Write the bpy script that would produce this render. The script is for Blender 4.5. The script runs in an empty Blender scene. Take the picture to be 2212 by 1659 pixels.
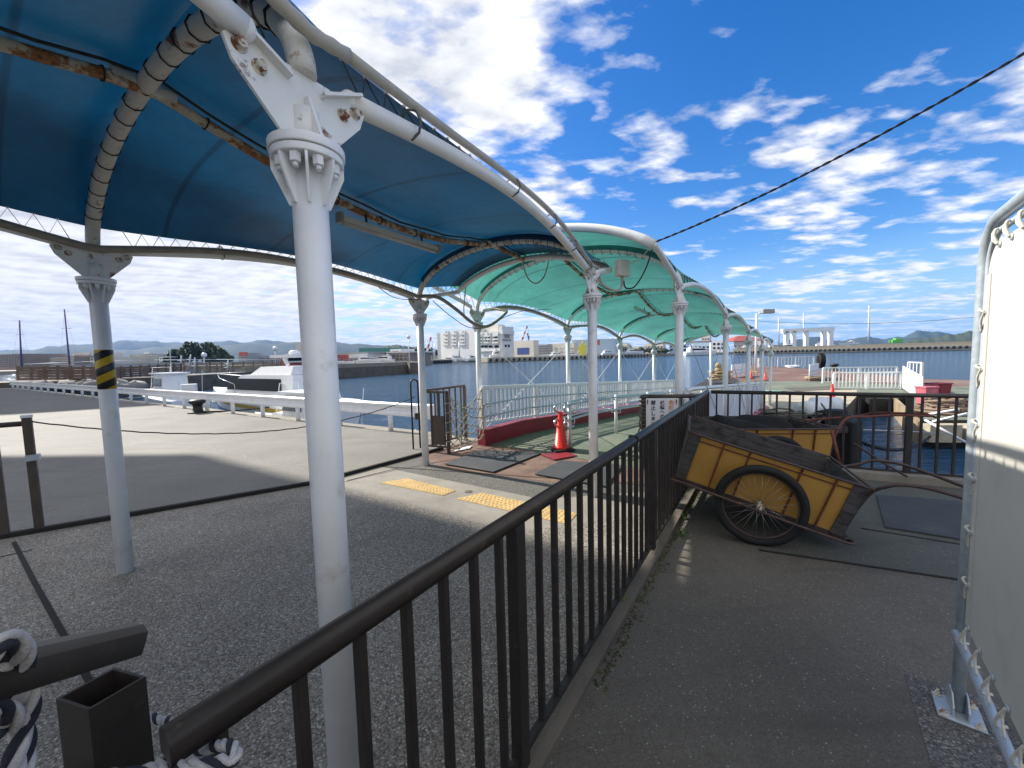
import bpy, math, random
from mathutils import Vector, Matrix, Quaternion
random.seed(7)
SC = bpy.context.scene
COL = SC.collection
V = Vector
R = math.radians
# ------------------------------------------------------------------ camera (ultra-wide phone lens, slight pitch and roll)
EYE = V((0, 0, 1.7)); F = 831.0; CX, CY = 1106.0, 829.5
PITCH, ROLL = R(4.13), R(1.43)
_f = V((0, math.cos(PITCH), -math.sin(PITCH))); _u0 = V((0, math.sin(PITCH), math.cos(PITCH))); _x0 = V((1, 0, 0))
_r = _x0*math.cos(ROLL) - _u0*math.sin(ROLL); _u = _u0*math.cos(ROLL) + _x0*math.sin(ROLL)
cd = bpy.data.cameras.new('camera'); cam = bpy.data.objects.new('camera', cd); COL.objects.link(cam)
cd.sensor_width = 36; cd.lens = 36*F/2212; cd.clip_start = .02; cd.clip_end = 20000
cam.matrix_world = Matrix(((_r.x, _u.x, -_f.x, EYE.x), (_r.y, _u.y, -_f.y, EYE.y), (_r.z, _u.z, -_f.z, EYE.z), (0, 0, 0, 1)))
SC.camera = cam
def ray(x, y): return _r*((x-CX)/F) + _u*((CY-y)/F) + _f
def P(x, y, Y):            # point at world depth Y metres on the survey ray x, y
    d = ray(x, y); return EYE + d*(Y/d.y)
def G(x, y, z=0.0):        # point on the level z
    d = ray(x, y); return EYE + d*((z-EYE.z)/d.z)
def XY(v): return (v[0], v[1])
# ------------------------------------------------------------------ mesh collector
class MB:
    def __init__(s): s.v = []; s.f = []; s.sm = []; s.uv = None
    def add(s, vs, fs, sm=False):
        o = len(s.v); s.v += [V(p) for p in vs]
        for f in fs: s.f.append([i+o for i in f]); s.sm.append(sm)
        return s
    def box(s, c, size, rz=0, M=None):
        c = V(c); a, b, d = size[0]/2, size[1]/2, size[2]/2
        m = M or Matrix.Rotation(rz, 3, 'Z')
        vs = [c + m @ V((x, y, z)) for z in (-d, d) for x, y in ((-a, -b), (a, -b), (a, b), (-a, b))]
        return s.add(vs, [(0,3,2,1),(4,5,6,7),(0,1,5,4),(1,2,6,5),(2,3,7,6),(3,0,4,7)])
    def bar(s, p, q, w, h, up=(0,0,1)):
        p, q = V(p), V(q); d = (q-p); L = d.length; d.normalize(); u = V(up)
        if abs(d.dot(u)) > .98: u = V((0,1,0))
        sd = d.cross(u).normalized(); u = sd.cross(d).normalized()
        m = Matrix((d, sd, u)).transposed()
        return s.box((p+q)/2, (L, w, h), M=m)
    def tube(s, pts, r, n=8, caps=True, closed=False):
        pts = [V(p) for p in pts]; N = len(pts)
        rs = r if isinstance(r, (list, tuple)) else [r]*N
        T = []
        for i in range(N):
            if closed: t = pts[(i+1)%N]-pts[i-1]
            else: t = pts[min(i+1,N-1)]-pts[max(i-1,0)]
            T.append(t.normalized() if t.length > 1e-9 else V((0,0,1)))
        a = V((0,0,1)) if abs(T[0].z) < .9 else V((1,0,0))
        x = T[0].cross(a).normalized(); vs = []
        for i in range(N):
            if i: x = T[i-1].rotation_difference(T[i]) @ x
            x = (x - T[i]*x.dot(T[i])).normalized(); y = T[i].cross(x)
            for k in range(n):
                an = 2*math.pi*k/n; vs.append(pts[i] + (x*math.cos(an)+y*math.sin(an))*rs[i])
        fs = []
        for i in range(N if closed else N-1):
            j = (i+1) % N
            for k in range(n): fs.append((i*n+k, i*n+(k+1)%n, j*n+(k+1)%n, j*n+k))
        s.add(vs, fs, True)
        if caps and not closed:
            o = len(s.v)-len(vs)
            s.f.append([o+k for k in reversed(range(n))]); s.sm.append(False)
            s.f.append([o+(N-1)*n+k for k in range(n)]); s.sm.append(False)
        return s
    def prism(s, poly, o, ux, uy, t):
        o, ux, uy = V(o), V(ux).normalized(), V(uy).normalized(); nz = ux.cross(uy)
        A = [o+ux*x+uy*y-nz*t/2 for x, y in poly]; B = [p+nz*t for p in A]; n = len(poly)
        ar = sum(poly[i][0]*poly[(i+1)%n][1]-poly[(i+1)%n][0]*poly[i][1] for i in range(n))
        fs = [tuple(reversed(range(n))), tuple(range(n, 2*n))] + [(i, (i+1)%n, n+(i+1)%n, n+i) for i in range(n)]
        if ar < 0: fs = [tuple(reversed(f)) for f in fs]
        return s.add(A+B, fs)
    def slab(s, poly, z0, z1):
        return s.prism(poly, (0,0,(z0+z1)/2), (1,0,0), (0,1,0), z1-z0)
    def lathe(s, prof, o=(0,0,0), ax=(0,0,1), n=16, sm=True):
        o = V(o); ax = V(ax).normalized(); a = V((1,0,0)) if abs(ax.x) < .9 else V((0,1,0))
        x = ax.cross(a).normalized(); y = ax.cross(x); vs = []
        for r, z in prof:
            for k in range(n):
                an = 2*math.pi*k/n; vs.append(o+ax*z+(x*math.cos(an)+y*math.sin(an))*r)
        fs = [(i*n+k, i*n+(k+1)%n, (i+1)*n+(k+1)%n, (i+1)*n+k) for i in range(len(prof)-1) for k in range(n)]
        s.add(vs, fs, sm); oo = len(s.v)-len(vs)
        s.f.append([oo+k for k in reversed(range(n))]); s.sm.append(False)
        s.f.append([oo+(len(prof)-1)*n+k for k in range(n)]); s.sm.append(False)
        return s
    def sph(s, c, r, n=10, sc=(1,1,1)):
        m = max(4, n//2+1); c = V(c); vs = []; fs = []
        for i in range(m+1):
            th = math.pi*i/m
            for k in range(n):
                an = 2*math.pi*k/n
                vs.append(c+V((math.sin(th)*math.cos(an)*r*sc[0], math.sin(th)*math.sin(an)*r*sc[1], math.cos(th)*r*sc[2])))
        for i in range(m):
            for k in range(n): fs.append((i*n+k, (i+1)*n+k, (i+1)*n+(k+1)%n, i*n+(k+1)%n))
        return s.add(vs, fs, True)
    def grid(s, fn, nu, nv, sm=True):
        vs = [fn(i/nu, j/nv) for j in range(nv+1) for i in range(nu+1)]; w = nu+1
        fs = [(j*w+i, j*w+i+1, (j+1)*w+i+1, (j+1)*w+i) for j in range(nv) for i in range(nu)]
        if s.uv is None: s.uv = []
        s.uv += [(i/nu, j/nv) for j in range(nv+1) for i in range(nu+1)]
        return s.add(vs, fs, sm)
    def quad(s, a, b, c, d): return s.add([a,b,c,d], [(0,1,2,3)])
    def build(s, name, mat, parent=None, bevel=0, off=None):
        o3 = off if off is not None else (LOC.get(parent.name, V((0,0,0))) if parent else V((0,0,0)))
        me = bpy.data.meshes.new(name)
        me.from_pydata([p-o3 for p in s.v], [], s.f)
        me.polygons.foreach_set('use_smooth', s.sm)
        if s.uv and len(s.uv) == len(s.v):
            L = me.uv_layers.new(name='UVMap')
            for l in me.loops: L.data[l.index].uv = s.uv[l.vertex_index]
        me.materials.append(mat); me.update()
        o = bpy.data.objects.new(name, me); COL.objects.link(o)
        if parent:
            o.parent = parent; LOC[o.name] = V(o3)
        if bevel:
            b = o.modifiers.new('bevel', 'BEVEL'); b.width = bevel; b.segments = 2; b.limit_method = 'ANGLE'; b.angle_limit = R(40)
        return o
LOC = {}
def tag(o, label=None, cat=None, group=None, kind=None):
    if label: o['label'] = label
    if cat: o['category'] = cat
    if group: o['group'] = group
    if kind: o['kind'] = kind
    return o
def thing(name, label, cat, loc=(0,0,0), group=None):
    o = bpy.data.objects.new(name, None); COL.objects.link(o); o.location = loc; o.empty_display_size = .1
    LOC[o.name] = V(loc); return tag(o, label, cat, group)
def single(mb, name, mat, label, cat, group=None, bevel=0):
    c = V((0,0,0))
    for p in mb.v: c += p
    c /= max(1, len(mb.v)); c.z = min(p.z for p in mb.v)
    o = mb.build(name, mat, None, bevel, off=c); o.location = c
    return tag(o, label, cat, group)
def struct(mb, name, mat):
    return tag(mb.build(name, mat), kind='structure')
def copy_part(o, parent, loc):         # another of the same part on the same thing, shares the mesh
    c = o.copy(); COL.objects.link(c); c.parent = parent; c.location = loc; return c
def copy_tree(o, parent=None):
    c = o.copy(); COL.objects.link(c)
    if parent: c.parent = parent
    for ch in list(o.children): copy_tree(ch, c)
    return c
def lerp(a, b, t): return a+(b-a)*t
def spline(pts, n=8):
    pts = [V(p) for p in pts]; out = []
    for i in range(len(pts)-1):
        p0, p1, p2, p3 = pts[max(i-1,0)], pts[i], pts[i+1], pts[min(i+2,len(pts)-1)]
        for k in range(n):
            t = k/n
            out.append(.5*((2*p1)+(p2-p0)*t+(2*p0-5*p1+4*p2-p3)*t*t+(3*p1-p0-3*p2+p3)*t**3))
    out.append(pts[-1]); return out
# ------------------------------------------------------------------ materials
def nodes(name):
    m = bpy.data.materials.new(name); m.use_nodes = True; nt = m.node_tree
    return m, nt, nt.nodes, nt.links, nt.nodes['Principled BSDF']
def c4(c, k=1): return (min(1,c[0]*k), min(1,c[1]*k), min(1,c[2]*k), 1)
def noise(N, L, src, scale, detail=4, rough=.55):
    n = N.new('ShaderNodeTexNoise'); n.inputs['Scale'].default_value = scale; n.inputs['Detail'].default_value = detail
    n.inputs['Roughness'].default_value = rough; L.new(src, n.inputs['Vector']); return n
def ramp(N, L, src, stops):
    r = N.new('ShaderNodeValToRGB'); L.new(src, r.inputs[0]); e = r.color_ramp.elements
    while len(e) < len(stops): e.new(.5)
    for i, (p, c) in enumerate(stops): e[i].position = p; e[i].color = c if len(c) == 4 else c4(c)
    return r
def mix(N, L, fac, a, b, mode='MIX'):
    m = N.new('ShaderNodeMix'); m.data_type = 'RGBA'; m.blend_type = mode
    for s, v in ((0, fac), (6, a), (7, b)):
        if hasattr(v, 'is_linked') or hasattr(v, 'links'): L.new(v, m.inputs[s])
        else: m.inputs[s].default_value = v
    return m.outputs[2]
def bumped(N, L, b, src, strength, dist=.01, prev=None):
    bp = N.new('ShaderNodeBump'); bp.inputs['Strength'].default_value = strength; bp.inputs['Distance'].default_value = dist
    L.new(src, bp.inputs['Height'])
    if prev: L.new(prev.outputs[0], bp.inputs['Normal'])
    L.new(bp.outputs[0], b.inputs['Normal']); return bp
def mat(name, col, rough=.6, metal=0, var=.18, scale=6, bump=.12, bscale=90, spec=.5, rust=0, rustcol=(.16,.055,.018), rscale=14, dirt=None):
    m, nt, N, L, b = nodes(name); pos = N.new('ShaderNodeNewGeometry').outputs['Position']
    n = noise(N, L, pos, scale, 6, .6)
    c = ramp(N, L, n.outputs[0], [(.3, c4(col, 1-var)), (.7, c4(col, 1+var*.7))]).outputs[0]
    if dirt:
        nd = noise(N, L, pos, dirt[1], 8, .65); f = ramp(N, L, nd.outputs[0], [(dirt[2], (0,0,0)), (dirt[2]+.18, (1,1,1))]).outputs[0]
        c = mix(N, L, f, c, c4(dirt[0]))
    if rust:
        nr = noise(N, L, pos, rscale, 9, .68); t = .72-.34*rust
        f = ramp(N, L, nr.outputs[0], [(t, (0,0,0)), (t+.07, (1,1,1))]).outputs[0]
        n2 = noise(N, L, pos, 70, 5); rc = ramp(N, L, n2.outputs[0], [(.3, c4(rustcol, .45)), (.7, c4(rustcol, 1.9))]).outputs[0]
        c = mix(N, L, f, c, rc)
    L.new(c, b.inputs['Base Color']); b.inputs['Roughness'].default_value = rough; b.inputs['Metallic'].default_value = metal
    b.inputs['Specular IOR Level'].default_value = spec
    if bump:
        nb = noise(N, L, pos, bscale, 4); bumped(N, L, b, nb.outputs[0], bump, .01)
    return m
def aggregate(name, dark, mid, light, scale=75, stain=.25):
    m, nt, N, L, b = nodes(name); pos = N.new('ShaderNodeNewGeometry').outputs['Position']
    v = N.new('ShaderNodeTexVoronoi'); v.inputs['Scale'].default_value = scale; L.new(pos, v.inputs['Vector'])
    sp = N.new('ShaderNodeSeparateColor'); L.new(v.outputs['Color'], sp.inputs[0])
    c = ramp(N, L, sp.outputs[0], [(0, dark), (.35, mid), (.8, mid), (.97, light)]).outputs[0]
    e = ramp(N, L, v.outputs['Distance'], [(.25, (1,1,1)), (.75, (.45,.42,.38))]).outputs[0]
    c = mix(N, L, 1.0, c, e, 'MULTIPLY')
    n = noise(N, L, pos, 1.3, 7, .6); st = ramp(N, L, n.outputs[0], [(.3, (1-stain,)*3), (.7, (1.0,)*3)]).outputs[0]
    c = mix(N, L, 1.0, c, st, 'MULTIPLY')
    L.new(c, b.inputs['Base Color']); b.inputs['Roughness'].default_value = .75
    bumped(N, L, b, v.outputs['Distance'], -.7, .012)
    return m
def concrete(name, a, bcol, scale=1.6, stain=(.16,.13,.09), amount=.5):
    m, nt, N, L, b = nodes(name); pos = N.new('ShaderNodeNewGeometry').outputs['Position']
    n = noise(N, L, pos, scale, 9, .65); c = ramp(N, L, n.outputs[0], [(.3, a), (.7, bcol)]).outputs[0]
    n2 = noise(N, L, pos, scale*2.7, 10, .7); f = ramp(N, L, n2.outputs[0], [(.52, (0,0,0)), (.75, (amount,)*3)]).outputs[0]
    c = mix(N, L, f, c, c4(stain))
    n3 = noise(N, L, pos, 140, 3); g = ramp(N, L, n3.outputs[0], [(.3, (.72,)*3), (.7, (1.0,)*3)]).outputs[0]
    c = mix(N, L, 1.0, c, g, 'MULTIPLY')
    L.new(c, b.inputs['Base Color']); b.inputs['Roughness'].default_value = .85
    bumped(N, L, b, n3.outputs[0], .45, .006)
    return m
def asphalt(name, a, bcol, sp=.5):
    m, nt, N, L, b = nodes(name); pos = N.new('ShaderNodeNewGeometry').outputs['Position']
    n = noise(N, L, pos, .8, 9, .62); c = ramp(N, L, n.outputs[0], [(.28, a), (.72, bcol)]).outputs[0]
    v = N.new('ShaderNodeTexVoronoi'); v.inputs['Scale'].default_value = 170; L.new(pos, v.inputs['Vector'])
    s = N.new('ShaderNodeSeparateColor'); L.new(v.outputs['Color'], s.inputs[0])
    g = ramp(N, L, s.outputs[0], [(0, (1-sp,)*3), (.6, (1-sp*.3,)*3), (.985, (1.0,)*3), (.99, (1.0,)*3)]).outputs[0]
    c = mix(N, L, 1.0, c, g, 'MULTIPLY')
    fl = ramp(N, L, s.outputs[1], [(.987, (0,0,0)), (.995, (.55,)*3)]).outputs[0]; c = mix(N, L, fl, c, (.5,.49,.45,1))
    n3 = noise(N, L, pos, 3.2, 8, .7); f = ramp(N, L, n3.outputs[0], [(.54, (0,0,0)), (.66, (.5,)*3)]).outputs[0]; c = mix(N, L, f, c, c4(a, .72))
    mp = N.new('ShaderNodeMapping'); mp.inputs['Scale'].default_value = (.35, 2.2, 1); mp.inputs['Rotation'].default_value = (0,0,R(32)); L.new(pos, mp.inputs[0])
    n4 = noise(N, L, mp.outputs[0], 1.1, 6, .7); f = ramp(N, L, n4.outputs[0], [(.53, (0,0,0)), (.70, (.6,)*3)]).outputs[0]; c = mix(N, L, f, c, c4(a, .60))
    L.new(c, b.inputs['Base Color']); b.inputs['Roughness'].default_value = .8
    bumped(N, L, b, v.outputs['Distance'], -.5, .006)
    return m
def fabric(name, col, tcol, tr, seams):
    m, nt, N, L, b = nodes(name); pos = N.new('ShaderNodeNewGeometry').outputs['Position']
    n = noise(N, L, pos, 1.4, 7, .6); k = ramp(N, L, n.outputs[0], [(.3, (.66,)*3), (.7, (1.0,)*3)]).outputs[0]
    nf = noise(N, L, pos, 9, 8, .7); k = mix(N, L, 1.0, k, ramp(N, L, nf.outputs[0], [(.35, (.86,)*3), (.6, (1,1,1))]).outputs[0], 'MULTIPLY')
    uv = N.new('ShaderNodeUVMap'); sx = N.new('ShaderNodeSeparateXYZ'); L.new(uv.outputs[0], sx.inputs[0])
    mu = N.new('ShaderNodeMath'); mu.operation = 'MULTIPLY'; mu.inputs[1].default_value = seams; L.new(sx.outputs[1], mu.inputs[0])
    fr = N.new('ShaderNodeMath'); fr.operation = 'FRACT'; L.new(mu.outputs[0], fr.inputs[0])
    pp = N.new('ShaderNodeMath'); pp.operation = 'PINGPONG'; pp.inputs[1].default_value = .5; L.new(fr.outputs[0], pp.inputs[0])
    sm = ramp(N, L, pp.outputs[0], [(.478, (1,1,1)), (.488, (.55,.58,.6))]).outputs[0]
    k = mix(N, L, 1.0, k, sm, 'MULTIPLY')
    c1 = mix(N, L, 1.0, k, c4(col), 'MULTIPLY'); c2 = mix(N, L, 1.0, k, c4(tcol), 'MULTIPLY')
    L.new(c1, b.inputs['Base Color']); b.inputs['Roughness'].default_value = .42; b.inputs['Specular IOR Level'].default_value = .5
    wv = noise(N, L, pos, 5, 4); bumped(N, L, b, wv.outputs[0], .25, .03)
    t = N.new('ShaderNodeBsdfTranslucent'); L.new(c2, t.inputs[0])
    mx = N.new('ShaderNodeMixShader'); mx.inputs[0].default_value = tr
    L.new(b.outputs[0], mx.inputs[1]); L.new(t.outputs[0], mx.inputs[2]); L.new(mx.outputs[0], N['Material Output'].inputs[0])
    return m
def stripes(name, ca, cb, direction, freq):
    m, nt, N, L, b = nodes(name); g = N.new('ShaderNodeTexCoord').outputs['Object']
    d = N.new('ShaderNodeVectorMath'); d.operation = 'DOT_PRODUCT'; d.inputs[1].default_value = direction; L.new(g, d.inputs[0])
    mu = N.new('ShaderNodeMath'); mu.operation = 'MULTIPLY'; mu.inputs[1].default_value = freq; L.new(d.outputs['Value'], mu.inputs[0])
    fr = N.new('ShaderNodeMath'); fr.operation = 'FRACT'; L.new(mu.outputs[0], fr.inputs[0])
    c = ramp(N, L, fr.outputs[0], [(.49, ca), (.51, cb)]).outputs[0]; L.new(c, b.inputs['Base Color']); b.inputs['Roughness'].default_value = .4
    return m
def water_mat():
    m, nt, N, L, b = nodes('water'); pos = N.new('ShaderNodeNewGeometry').outputs['Position']
    mp = N.new('ShaderNodeMapping'); mp.inputs['Scale'].default_value = (1, 1, 1); mp.inputs['Rotation'].default_value = (0,0,R(8)); L.new(pos, mp.inputs[0])
    mp.inputs['Scale'].default_value = (.22, 1.7, 1)
    b.inputs['Base Color'].default_value = (.018,.07,.135,1); b.inputs['Roughness'].default_value = .07; b.inputs['IOR'].default_value = 1.33
    n1 = noise(N, L, mp.outputs[0], 1.5, 6, .6); n2 = noise(N, L, mp.outputs[0], .22, 3, .5)
    b1 = N.new('ShaderNodeBump'); b1.inputs['Strength'].default_value = 1.0; b1.inputs['Distance'].default_value = .30; L.new(n1.outputs[0], b1.inputs['Height'])
    b2 = N.new('ShaderNodeBump'); b2.inputs['Strength'].default_value = .5; b2.inputs['Distance'].default_value = .7; L.new(n2.outputs[0], b2.inputs['Height'])
    L.new(b1.outputs[0], b2.inputs['Normal']); L.new(b2.outputs[0], b.inputs['Normal'])
    return m
def wood_mat(name, a, bc, sc=(3,30,30)):
    m, nt, N, L, b = nodes(name); g = N.new('ShaderNodeTexCoord').outputs['Object']
    mp = N.new('ShaderNodeMapping'); mp.inputs['Scale'].default_value = sc; L.new(g, mp.inputs[0])
    n = noise(N, L, mp.outputs[0], 1, 9, .7); c = ramp(N, L, n.outputs[0], [(.3, a), (.75, bc)]).outputs[0]
    n2 = noise(N, L, g, 5, 8, .7); f = ramp(N, L, n2.outputs[0], [(.5, (0,0,0)), (.62, (.8,)*3)]).outputs[0]; c = mix(N, L, f, c, c4(a, .45))
    L.new(c, b.inputs['Base Color']); b.inputs['Roughness'].default_value = .9; bumped(N, L, b, n.outputs[0], .6, .01); return m
def mottled(name, cols, scale, rough=.8, bump=.3):
    m, nt, N, L, b = nodes(name); pos = N.new('ShaderNodeNewGeometry').outputs['Position']
    n = noise(N, L, pos, scale, 8, .65); k = len(cols)
    c = ramp(N, L, n.outputs[0], [(.28+.44*i/(k-1), cols[i]) for i in range(k)]).outputs[0]
    n2 = noise(N, L, pos, scale*9, 5, .6); g = ramp(N, L, n2.outputs[0], [(.3, (.7,)*3), (.7, (1,1,1))]).outputs[0]; c = mix(N, L, 1.0, c, g, 'MULTIPLY')
    L.new(c, b.inputs['Base Color']); b.inputs['Roughness'].default_value = rough
    if bump: bumped(N, L, b, n2.outputs[0], bump, .02)
    return m
white_paint = mat('white_paint', (.80,.81,.82), .36, 0, .06, 5, .08, 60, rust=.10, rscale=16, dirt=((.55,.53,.48), 6, .58))
white_rusty = mat('white_paint_rusty', (.78,.78,.76), .45, 0, .08, 5, .15, 60, rust=.42, rscale=9)
edge_white = mat('edge_tube_paint', (.80,.80,.78), .35, 0, .06, 5, .08, 50, rust=.12, rscale=7)
rib_rusty = mat('rib_rusty', (.62,.60,.54), .6, 0, .15, 7, .3, 90, rust=.5, rscale=7)
ridge_rusty = mat('ridge_rusty', (.62,.55,.42), .7, 0, .25, 10, .4, 80, rust=.80, rscale=10, rustcol=(.24,.10,.03))
bolt_rusty = mat('bolt_rusty', (.6,.55,.45), .6, 0, .2, 20, .3, 90, rust=.7, rscale=30)
conduit_m = mat('conduit', (.30,.27,.22), .6, 0, .15, 12, .1)
conduit_light = mat('conduit_light', (.44,.41,.35), .5, 0, .12, 12, .08)
tie_m = mat('cable_tie', (.12,.12,.11), .5)
rope_dark = mat('lacing_rope', (.035,.037,.03), .9, 0, .3, 60, .4, 200)
grommet_m = mat('grommet', (.75,.76,.77), .35)
blue_fab = fabric('blue_fabric', (.016,.125,.23), (.005,.13,.30), .15, 4)
teal_fab = fabric('teal_fabric', (.085,.32,.295), (.12,.46,.39), .36, 4)
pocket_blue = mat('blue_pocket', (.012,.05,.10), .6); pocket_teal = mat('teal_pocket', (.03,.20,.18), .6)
brown_rail = mat('brown_painted_aluminium', (.036,.030,.027), .42, .1, .25, 9, .1, 120, .5, dirt=((.11,.09,.07), 26, .60))
brown_old = mat('brown_weathered', (.085,.062,.048), .55, .1, .3, 9, .15, 100, rust=.15)
galv = mat('galvanised', (.46,.52,.55), .42, .35, .16, 30, .08, 90, dirt=((.6,.66,.7), 40, .58))
galv_lt = mat('galvanised_light', (.55,.60,.64), .45, .3, .12, 25, .08)
sheet_m = mat('vinyl_sheet', (.63,.61,.535), .45, 0, .05, 2, .55, 3.2, dirt=((.54,.51,.43), 2.2, .56))
cord_m = mat('white_cord', (.62,.58,.48), .8, 0, .2, 60, .3)
stain_st = mat('stainless', (.55,.57,.6), .22, .9, .06, 10, 0)
agg = aggregate('exposed_aggregate', (.17,.152,.125), (.41,.37,.31), (.74,.69,.60), 100, .40)
agg_fine = aggregate('mortar_band', (.08,.075,.068), (.17,.16,.145), (.34,.33,.3), 110)
conc = concrete('pale_concrete', (.25,.225,.185), (.36,.335,.285))
conc2 = concrete('quay_concrete', (.24,.21,.165), (.36,.33,.27), 1.2)
conc_dk = concrete('wet_concrete', (.10,.085,.065), (.2,.17,.13), .9, (.03,.025,.02), .8)
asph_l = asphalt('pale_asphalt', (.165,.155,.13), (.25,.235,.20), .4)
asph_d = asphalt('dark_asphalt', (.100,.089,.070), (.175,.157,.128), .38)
seam_dark = mat('dark_joint', (.022,.02,.017), .9)
tact = mat('tactile_yellow', (.56,.38,.15), .75, 0, .16, 5, .2, 160, dirt=((.40,.31,.18), 7, .54))
rubber_mat = mat('rubber_mat', (.055,.058,.062), .75, 0, .18, 3, .3, 220, dirt=((.09,.088,.082), 3, .56))
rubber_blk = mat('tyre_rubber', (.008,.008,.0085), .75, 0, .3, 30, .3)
rusty_plate = mottled('rusty_plate', [(.10,.06,.045), (.20,.12,.09), (.27,.2,.12)], 2.2)
red_paint = mat('red_paint', (.24,.018,.028), .5, 0, .2, 4, .15, 40, dirt=((.12,.03,.03), 5, .62))
pink_paint = mat('faded_pink', (.52,.13,.17), .6, 0, .2, 4, .15, 40, dirt=((.3,.2,.17), 5, .6))
deck_green = mottled('green_deck', [(.13,.155,.11), (.17,.195,.14), (.26,.25,.18)], 1.1)
deck_mix = mottled('pontoon_deck', [(.12,.165,.13), (.18,.2,.15), (.2,.135,.105), (.34,.31,.24)], .22)
deck_rust = mottled('pontoon_rust', [(.12,.06,.045), (.2,.115,.085), (.26,.19,.15)], .35)
deck_sand = mottled('pontoon_sand', [(.42,.36,.25), (.5,.44,.33), (.36,.31,.22)], .6)
cone_red = mat('cone_red', (.78,.035,.018), .38, 0, .06, 10, .05)
yellow_ply = mat('yellow_panel', (.46,.25,.05), .55, 0, .14, 3, .1, 60, dirt=((.34,.19,.06), 7, .64))
wood_gray = wood_mat('grey_wood', (.028,.026,.026), (.12,.113,.108))
rust_red = mat('red_rust_bar', (.15,.04,.022), .7, 0, .4, 22, .3)
rust_brown = mat('brown_bar', (.075,.048,.040), .55, .2, .4, 20, .3, rust=.3)
spoke_m = mat('spoke', (.45,.43,.4), .35, .8)
cloth_blk = mat('black_cloth', (.008,.008,.009), .9)
rope_bw = mat('rope_white', (.50,.49,.50), .9, 0, .25, 40, .5, 160); rope_nv = mat('rope_navy', (.022,.024,.04), .9, 0, .3, 40, .5, 160)
net_m = mat('net_rope', (.46,.41,.29), .9, 0, .35, 30, .4, 160); net_dk = mat('net_rope_dark', (.14,.13,.10), .9, 0, .3, 30)
moss = mottled('moss', [(.03,.03,.015), (.06,.075,.025), (.13,.15,.045)], 14)
weed_m = mat('weed_leaf', (.10,.16,.04), .6)
boat_white = mat('boat_white', (.80,.81,.81), .3, 0, .05, 3, .02)
boat_blue = mat('boat_blue', (.02,.13,.42), .35, 0, .12, 3, .05)
glass_dk = mat('dark_glass', (.008,.010,.012), .4, 0, .2, 1, 0, spec=.12)
glass_mid = mat('window_glass', (.09,.11,.12), .2, 0, .2, .2, 0)
yellow_band = mat('yellow_stripe', (.55,.36,.03), .5)
off_white = mat('building_white', (.66,.67,.66), .8, 0, .07, .1, 0)
off_white2 = mat('building_cream', (.60,.57,.50), .8, 0, .1, .1, 0)
grey_b = mat('building_grey', (.34,.35,.36), .8, 0, .12, .1, 0); grey_dk = mat('building_dark', (.13,.13,.14), .8, 0, .2, .1, 0)
brown_b = mat('building_brown', (.30,.23,.19), .8, 0, .15, .1, 0); blue_b = mat('blue_shed', (.035,.07,.27), .7)
lblue_b = mat('pale_blue_building', (.42,.55,.66), .7, 0, .06, .1, 0); red_roof = mat('red_roof', (.36,.08,.06), .7); red_b = mat('red_wall', (.42,.09,.07), .7)
green_net = mat('green_net', (.06,.21,.17), .8)
wood_fence = mottled('timber', [(.2,.135,.08), (.33,.24,.15), (.42,.33,.22)], .8)
wood_brown = mottled('timber_dark', [(.1,.065,.045), (.2,.13,.09), (.3,.22,.16)], .5)
hill_far = mottled('far_forest', [(.03,.05,.045), (.055,.08,.06), (.075,.095,.07)], .012, .95, 0)
hill_near = mottled('near_forest', [(.02,.035,.018), (.05,.07,.03), (.08,.09,.045)], .09, .95, 0)
leaf_dk = mat('foliage_dark', (.06,.09,.038), .7, 0, .65, .35, 0); leaf_md = mat('foliage_mid', (.08,.11,.04), .7, 0, .5, .6, 0)
bark = mat('bark', (.12,.09,.07), .9)
stone_grey = mat('armour_stone', (.26,.25,.23), .9, 0, .3, .5, .3, 5)
crane_red = mat('crane_red', (.5,.07,.06), .6); navy_mast = mat('navy_mast', (.16,.12,.28), .4, .2)
foam_w = mat('foam_float', (.72,.75,.78), .7, 0, .06, 8, .25, 70)
rope_tan = mat('rope_tan', (.34,.26,.15), .9, 0, .35, 20, .4)
mint = mat('mint_paint', (.36,.62,.52), .6)
green_car = mat('green_paint', (.13,.5,.06), .4)
sign_white = mat('sign_white', (.80,.80,.81), .5, 0, .04, 3, .02)
ink = mat('sign_ink', (.02,.02,.03), .6, 0, 0, 1, 0); ink_o = mat('sign_orange', (.72,.25,.07), .6, 0, 0, 1, 0)
black_m = mat('black_iron', (.018,.018,.018), .5, .2, .3, 20, .1)
lamp_body = mat('lamp_body', (.58,.57,.50), .5, 0, .08, 6, .04); lamp_tube = mat('lamp_tube', (.5,.47,.42), .35)
asb = asphalt('threshold', (.085,.086,.07), (.13,.13,.105), .3)
dark_hull = mat('dark_hull', (.03,.027,.023), .8, 0, .3, 2, .2, 20)
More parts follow.
